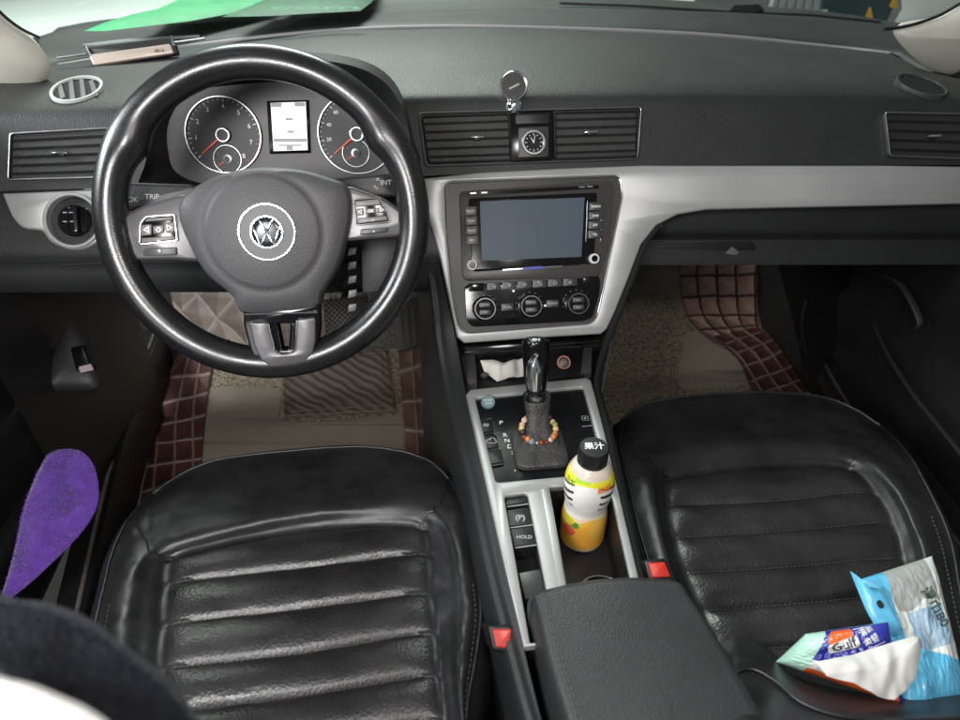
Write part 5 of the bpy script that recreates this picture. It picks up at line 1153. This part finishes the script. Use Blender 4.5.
vw = math.atan2((EYE-bb).dot(BT.y), (EYE-bb).dot(BT.x))  # azimuth that faces the seats
def bcol(t, c):
    d = (t-vw+pi) % (2*pi)-pi; x = d*.03  # metres round the label, + is to the right
    c = c/.80
    if c < .010 or c > .158: return 0
    if c > .144+.006*cos(d*2):
        if c > .149+.004*cos(d*2) and abs(x) < .02: return 3 if x < .002 else 2
        return 2
    s = sin(c*420+abs(x)*170)
    if .100 < c < .146 and (.017 < abs(x) < .046) and s > .15+(.035-abs(x))*18: return 7
    if (x+.018)**2/.00009+(c-.046)**2/.00012 < 1: return 8
    if (x+.022)**2/.00010+(c-.066)**2/.00006 < 1: return 2
    if (x+.010)**2/.00003+(c-.062)**2/.00004 < 1: return 9
    if (x-.020)**2/.00011+(c-.052)**2/.00030 < 1: return 5
    if c < .062+.006*sin(d*3): return 4
    if c < .071+.005*sin(d*3): return 5
    if c < .078+.004*sin(d*2): return 6
    return 1
dense = [HB*0+k*.0012 for k in range(130)]; dense = [c for c in dense if c <= pr[-1].y]
mb = MB(); vs = []; fs = []; ms = []
for c in dense:
    for i in range(SG): t = 2*pi*i/SG; r_ = brad(c)*(1+.012*(sin(t*5+c*90)*(1 if .08 < c < .15 else 0))); vs.append(BT.P(r_*cos(t), r_*sin(t), c))
for k in range(len(dense)-1):
    for i in range(SG):
        j = (i+1) % SG; fs.append([k*SG+i, k*SG+j, (k+1)*SG+j, (k+1)*SG+i]); ms.append(bcol(2*pi*(i+.5)/SG, dense[k]+.0007))
fs.append([i for i in range(SG)][::-1]); ms.append(0); fs.append([(len(dense)-1)*SG+i for i in range(SG)]); ms.append(0)
mb.add(vs, fs, ms); bo = mb.build('bottle_body', bm_, bot, sharp=60)
mb = MB(); vs = []; fs = []; prc = [(.0150, .132), (.0166, .1345), (.0169, .137), (.0169, .156), (.0158, .1588), (.0001, .1592)]
NC = 96
for r_, c in prc:
    for i in range(NC): t = 2*pi*i/NC; rr = r_+(.0005*(1 if i % 2 else -1) if .136 < c < .158 else 0); vs.append(BT.P(rr*cos(t), rr*sin(t), c))
for k in range(len(prc)-1):
    for i in range(NC): j = (i+1) % NC; fs.append([k*NC+i, k*NC+j, (k+1)*NC+j, (k+1)*NC+i])
mb.add(vs, fs); cp_ = mb.build('cap', mat('cap_black', (.012, .012, .013), .35), bot, sharp=40)
cy = (EYE-bb); ca = vw+pi/2
mb = MB(); PT = PL(BT.P(0, 0, .1594), BT.x*cos(ca)+BT.y*sin(ca), -BT.x*sin(ca)+BT.y*cos(ca)); text(mb, PT, '\u679c\u6c41', 0, 0, .0115, .0004, .25, bold=.02); mb.build('cap_print', M['white'], cp_)
mb = MB()
for k, (s, x, c, h, m_) in enumerate((('\u81ea\u7136', -.026, .1365, .009, 1), ('\u9c9c\u6a59', .022, .1345, .010, 0), ('\u679c', -.002, .1205, .0001, 0))):
    if h < .001: continue
    def onb(X, Y, c_=c):
        t = vw+X/.03; cc = min(.133, c_*.80+Y); r_ = brad(cc)+.0004; return BT.P(r_*cos(t), r_*sin(t), cc)
    text(mb, BT, s, x, 0.007, h, fn=lambda X, Y, c_=c: onb(X, Y, c_), m=m_, bold=.02)
mb.build('label_print', [mat('print_orange', (.75, .20, .03), .4), mat('print_green', (.10, .28, .03), .4)], bo)

# ================================================================ tissue packs on the passenger seat
def pack(corners, zc, h, colour, mats, name, root, nu=150, nv=110, crumple=.002, z2=None, seed=3):
    from mathutils import noise
    # corners: near-left, near-right, far-right, far-left pixels with heights
    P_ = [pz(u, v, z) for u, v, z in corners]; G = []
    n_ = (P_[1]-P_[0]).cross(P_[3]-P_[0]).normalized()
    if n_.z < 0: n_ = -n_
    def pt(s, t, e=0):
        b_ = P_[0].lerp(P_[1], s).lerp(P_[3].lerp(P_[2], s), t); w = (1-abs(2*s-1)**5)*(1-abs(2*t-1)**4)
        cr_ = noise.noise(V((s*5, t*4, seed)))*crumple*1.6+abs(noise.noise(V((s*13, t*11, seed+4))))*crumple*1.2
        return b_+n_*(h*w**.6+cr_*w+e)
    for i in range(nv+1): G.append([pt(j/nu, i/nv) for j in range(nu+1)])
    mb = MB(); grid(mb, G, mf=lambda a, b: colour(b, a)); B = [[P_[0].lerp(P_[1], j/10).lerp(P_[3].lerp(P_[2], j/10), i/8)-n_*.002-n_*.008*(1-abs(2*j/10-1)**4)*(1-abs(2*i/8-1)**4) for j in range(11)] for i in range(9)]
    grid(mb, B, m=0); o = mb.build(name, mats, root, sharp=60); return o, pt, n_
M['pmint'] = mat('pack_mint', (.42, .70, .58), .35, coat=.3); M['pblue'] = mat('pack_blue', (.025, .030, .30), .35, coat=.3); M['porange'] = mat('pack_orange', (.75, .12, .02), .35, coat=.3); M['pwhite'] = mat('pack_white', (.72, .72, .70), .4, coat=.2)
gt = thing('tissue_pack', pz(850, 670, .36), 'dark blue and mint tissue pack with a white tissue pulled out, on the passenger seat', 'tissue pack', 'tissue packs')
def gc(s, t):
    if s < .20+.03*t: return 0
    if t < .13: return 2 if s < .95 else 1
    if s < .30 and t < .34: return 3
    if t < .24: return 3
    if t < .28 and s < .5: return 2
    return 1
go, gpt, gn = pack([(776, 662, .375), (905, 706, .375), (888, 622, .43), (806, 634, .40)], 0, .016, gc, [M['pmint'], M['pblue'], M['porange'], M['pwhite']], 'wrapper', gt, crumple=.0022)
corner = [(776, 662, .375), (905, 706, .375), (888, 622, .43), (806, 634, .40)]
def onpack(cs, ct, pt_, ang=0, asp=1.0, wlen=.13, hlen=.09, e=.0008):
    def f(X, Y): return pt_(min(.99, max(.01, cs+(X*cos(ang)-Y*sin(ang))/wlen)), min(.99, max(.01, ct+(X*sin(ang)+Y*cos(ang))/hlen)), e)
    return f
def decal(mb, f, pts, m=0, k=10):
    p = ccw(pts); n = len(p); cx = sum(q[0] for q in p)/n; cy = sum(q[1] for q in p)/n; vs = []; fs = []
    for a in range(k+1):
        w = 1-a/(k+.001)
        for x, y in p: vs.append(f(cx+(x-cx)*w, cy+(y-cy)*w))
    for a in range(k):
        for i in range(n): j = (i+1) % n; fs.append([a*n+i, a*n+j, (a+1)*n+j, (a+1)*n+i])
    mb.add(vs, fs, m)
wl = (pz(905, 706, .375)-pz(776, 662, .375)).length; hl = (pz(888, 622, .43)-pz(905, 706, .375)).length
def solve(pt_, u, v):
    best = None; 
    def pr_(p): d = p-EYE; z = d.dot(_f); return (W0/2+d.dot(_r)/z*FPX, H0/2-d.dot(_u)/z*FPX)
    for i in range(41):
        for j in range(41):
            x, y = pr_(pt_(i/40, j/40)); e = (x-u)**2+(y-v)**2
            if best is None or e < best[0]: best = (e, i/40, j/40)
    return best[1], best[2]
def fpx(pt_, e):
    # map a picture-sized sketch onto the wrapper's own surface by bilinear lookup
    def f(X, Y): s, t = solve(pt_, X, Y); return pt_(s, t, e)
    return f
s0, t0 = solve(gpt, 842, 640); f0 = onpack(s0, t0, gpt, R(0), 1, wl, hl, .0012)
ux = (gpt(s0+.02, t0)-gpt(s0-.02, t0)).normalized(); uy = (gpt(s0, t0+.02)-gpt(s0, t0-.02)).normalized()
fB = onpack(s0, t0, gpt, R(22), 1, wl, hl, .0012); fC = onpack(s0, t0, gpt, R(22), 1, wl, hl, .0020)
mb = MB(); decal(mb, fB, circ(0, .004, .0175, 36, .0160)); decal(mb, fC, rect(0, -.009, .040, .0150, .004), m=1, k=8)
text(mb, gt and BT, 'Gulf', 0, -.0085, .0180, fn=onpack(s0, t0, gpt, R(22), 1, wl, hl, .0026), m=2, bold=.03)
s1, t1 = solve(gpt, 869, 636); fD = onpack(s1, t1, gpt, R(22), 1, wl, hl, .0014)
for y_, s_ in ((.006, '\u6e05\u65b0'), (-.006, '\u67d4\u97e7')): text(mb, BT, s_, 0, y_, .010, fn=fD, m=1, bold=.01)
decal(mb, fD, [(-.016, .0155), (.016, .0155), (.016, .0147), (-.016, .0147)], m=1, k=1); decal(mb, fD, [(-.016, -.0145), (.016, -.0145), (.016, -.0137), (-.016, -.0137)], m=1, k=1)
s1, t1 = solve(gpt, 817, 642); text(mb, BT, '\u62bd\u7eb8', 0, 0, .009, fn=onpack(s1, t1, gpt, R(22), 1, wl, hl, .0014), m=1)
mb.build('badge', [M['porange'], M['pwhite'], mat('text_dark', (.03, .03, .05), .5)], go, sharp=60)
# pulled out tissue
TPn = PL(pz(865, 662, .425), (1, 0, 0), (0, .8, .6))
def tissue(pxs, z, name, root, seed, mm, folds=24, amp=.0065, h=.010, pl=None):
    from mathutils import noise
    pl = pl or PL(pz(*pxs[0], z), (1, .1, 0), (0, .92, .38)); p = ccw(pl.px(pxs)); p2 = []
    for i in range(len(p)):
        a, b = p[i], p[(i+1) % len(p)]
        for k in range(6): t = k/6; p2.append((a[0]+(b[0]-a[0])*t, a[1]+(b[1]-a[1])*t))
    n = len(p2); cx = sum(q[0] for q in p2)/n; cy = sum(q[1] for q in p2)/n; K = 16; vs = []; fs = []
    for a in range(K+1):
        w = 1-a/(K+.3)
        for x, y in p2:
            X, Y = cx+(x-cx)*w, cy+(y-cy)*w
            zz = h*(1-w*w)+amp*abs(noise.noise(V((X*folds, Y*folds*.6, seed))))*2+amp*.5*noise.noise(V((X*90, Y*60, seed)))
            vs.append(pl.P(X, Y, zz))
    for a in range(K):
        for i in range(n): j = (i+1) % n; fs.append([a*n+i, a*n+j, (a+1)*n+j, (a+1)*n+i])
    fs.append([K*n+i for i in range(n)]); mb = MB(); mb.add(vs, fs); mb.add([v-pl.n*.0006 for v in vs], [f[::-1] for f in fs]); return mb.build(name, mm, root, sharp=80)
tissue([(816, 662), (852, 655), (890, 643), (908, 638), (919, 637), (919, 648), (912, 680), (902, 692), (893, 700), (876, 697), (850, 684), (826, 676)], .428, 'pulled_tissue', gt, 5, mat('tissue', (.66, .65, .62), .8, sheen=.2))
# wet wipe pack
M['wblue'] = mat('wipe_blue', (.12, .48, .74), .3, coat=.4, var=.25, vscale=40); M['wwhite'] = mat('wipe_white', (.72, .74, .72), .35, coat=.3); M['wgrey'] = mat('wipe_grey', (.36, .37, .36), .4, var=.08, vscale=25); M['wpanel'] = mat('wipe_panel', (.30, .44, .58), .35, var=.3, vscale=60)
M['wsoft'] = mat('wipe_soft', (.40, .54, .66), .35, var=.15, vscale=60)
wt = thing('wet_wipe_pack', pz(910, 630, .36), 'sky blue and white wet wipe pack behind the tissue pack on the passenger seat', 'wet wipe pack', 'tissue packs')
def wcf(s, t):
    # s left to right, t near to far
    if t < .30+.06*sin(s*5): return 0
    if s < .24+.05*sin(t*8): return 0
    if t > .66+.03*sin(s*12) and .24 < s < .86-.05*(1-t): return 2
    if .34 < s < .86 and .34 < t < .62: return 3 if abs((s-.42)-(.62-t)*.9) > .10 else 4
    return 1
wo, wpt, wn = pack([(908, 712, .372), (966, 700, .365), (932, 556, .405), (858, 580, .402)], 0, .014, wcf, [M['wblue'], M['wwhite'], M['wgrey'], M['wpanel'], M['wsoft']], 'wrapper', wt, crumple=.0022, seed=9)
ww = (pz(966, 700, .365)-pz(908, 712, .372)).length; wh = (pz(858, 580, .402)-pz(908, 712, .372)).length
mb = MB(); fW = lambda X, Y: wpt(min(.99, max(.01, .74+X/ww)), min(.99, max(.01, .48+Y/wh)), .0016)
def rotf(f, a): return lambda X, Y: f(X*cos(a)-Y*sin(a), X*sin(a)+Y*cos(a))
text(mb, BT, '\u6e7f\u5dfe80', -.018, .004, .014, fn=rotf(fW, R(-76)), bold=.02)
mb.build('wrapper_print', [mat('print_dark', (.05, .09, .08), .5), M['pwhite']], wo, sharp=60)
mb = MB(); q = [(850, 571), (857, 578), (866, 586), (876, 588), (886, 598), (893, 612), (904, 634), (894, 636), (876, 628), (866, 610), (860, 596)]
pw2 = PL(pz(870, 600, .418), (1, .2, .1), (-.1, .9, .4)); puff(mb, pw2, pw2.px(q), .008, 7, .003, nz=.004, seed=3); fb2 = mb.build('torn_flap', M['wblue'], wt, sharp=70)
mb = MB(); a, b = pw2.hit(876, 606); lathe(mb, pw2, a, b, [(.0028, .006), (.0028, .0095), (0, .0095)], 16, sy=1.5); mb.build('hang_hole', M['padlow'], fb2)

# ================================================================ purple cloth and the jacket edge
CL = PL(V((-.52, .62, .40)), (.35, .94, 0), (-.25, .1, 1))
pcl = PL(pz(55, 520, .33), (.95, .2, .1), (-.15, .80, .55))
cpts = spx(pcl.px([(46, 457), (58, 450), (72, 449), (84, 453), (93, 464), (98, 482), (98, 503), (88, 524), (70, 545), (50, 565), (28, 585), (8, 600), (0, 602), (8, 575), (17, 540), (22, 515), (32, 485)]), 4)
mb = MB(); puff(mb, pcl, cpts, .010, 12, .005, nz=.005, seed=8); fuzz(mb, pcl, cpts, .010, 7000, .0028, .0005)
tag(mb.build('microfibre_cloth', mat('purple_cloth', (.115, .035, .34), .95, bump=(('n', 420, .8, .003),), sheen=.6, var=.3, vscale=70), loc=pcl.P(0, 0, 0), sharp=80), 'fluffy purple microfibre cloth stuffed beside the sill at the driver door', 'cloth', kind='thing')
jk = PL(pd(90, 700, .31), _r, _u)
jr = thing('fleece_jacket', jk.P(0, 0, -.08), 'dark navy fluffy jacket edge with white lining in the near corner by the driver seat', 'jacket')
M['fleece'] = mat('navy_fleece', (.009, .011, .020), .95, bump=(('n', 420, .8, .003),), sheen=.05, var=.6, vscale=90)
jpts = spx(jk.px([(-60, 598), (-10, 600), (30, 604), (70, 618), (105, 640), (140, 668), (172, 694), (198, 728), (215, 780), (-60, 780)]), 5)
mb = MB(); puff(mb, jk, jpts, .022, 10, .02, nz=.004, seed=2); fuzz(mb, jk, jpts, .022, 9000, .006, .0004, lean=.8); mb.build('fleece', M['fleece'], jr, sharp=80)
jl = PL(pd(60, 720, .255), _r, _u)
mb = MB(); puff(mb, jl, spx(jl.px([(-60, 672), (-10, 680), (20, 686), (55, 700), (90, 716), (120, 740), (140, 780), (-60, 780)]), 5), .012, 8, .01); mb.build('lining', mat('white_lining', (.62, .58, .56), .9, bump=(('n', 60, .3, .004),)), jr, sharp=80)

# crumpled paper in the open tray
mbp = tissue([(480, 361), (492, 360), (504, 363), (514, 360), (523, 359), (523, 377), (508, 378), (497, 382), (490, 376), (484, 371)], .44, 'crumpled_paper', None, 9, mat('paper', (.74, .72, .66), .8), folds=40, amp=.0035, h=.006, pl=PL(TR.W(502, 374, .012), (1, 0, 0), (0, .80, .60)))
tag(mbp, 'crumpled white paper tucked in the open tray in front of the gear lever', 'paper', kind='thing')
mb = MB(); G = []
for x in (.62, .8, 1.02, 1.3): G.append([V((x, 2.02, 1.0 if x > .7 else .75)), V((x, 2.0, .4)), V((x, 1.98, .0))])
G2 = [[V((1.04, 2.02, .60)), V((1.04, 2.0, .0))], [V((1.03, 1.5, .68)), V((1.02, 1.5, .0))], [V((1.025, 1.2, .78)), V((1.0, 1.2, .0))]]
grid(mb, G2); mb.build('front_lining', M['dark'], rp, sharp=60)
mb = MB(); grid(mb, [[V((x, 2.03, z)) for x in (-.75, 1.15)] for z in (.2, .74)]); tag(mb.build('bulkhead', M['matteblack']), kind='structure')
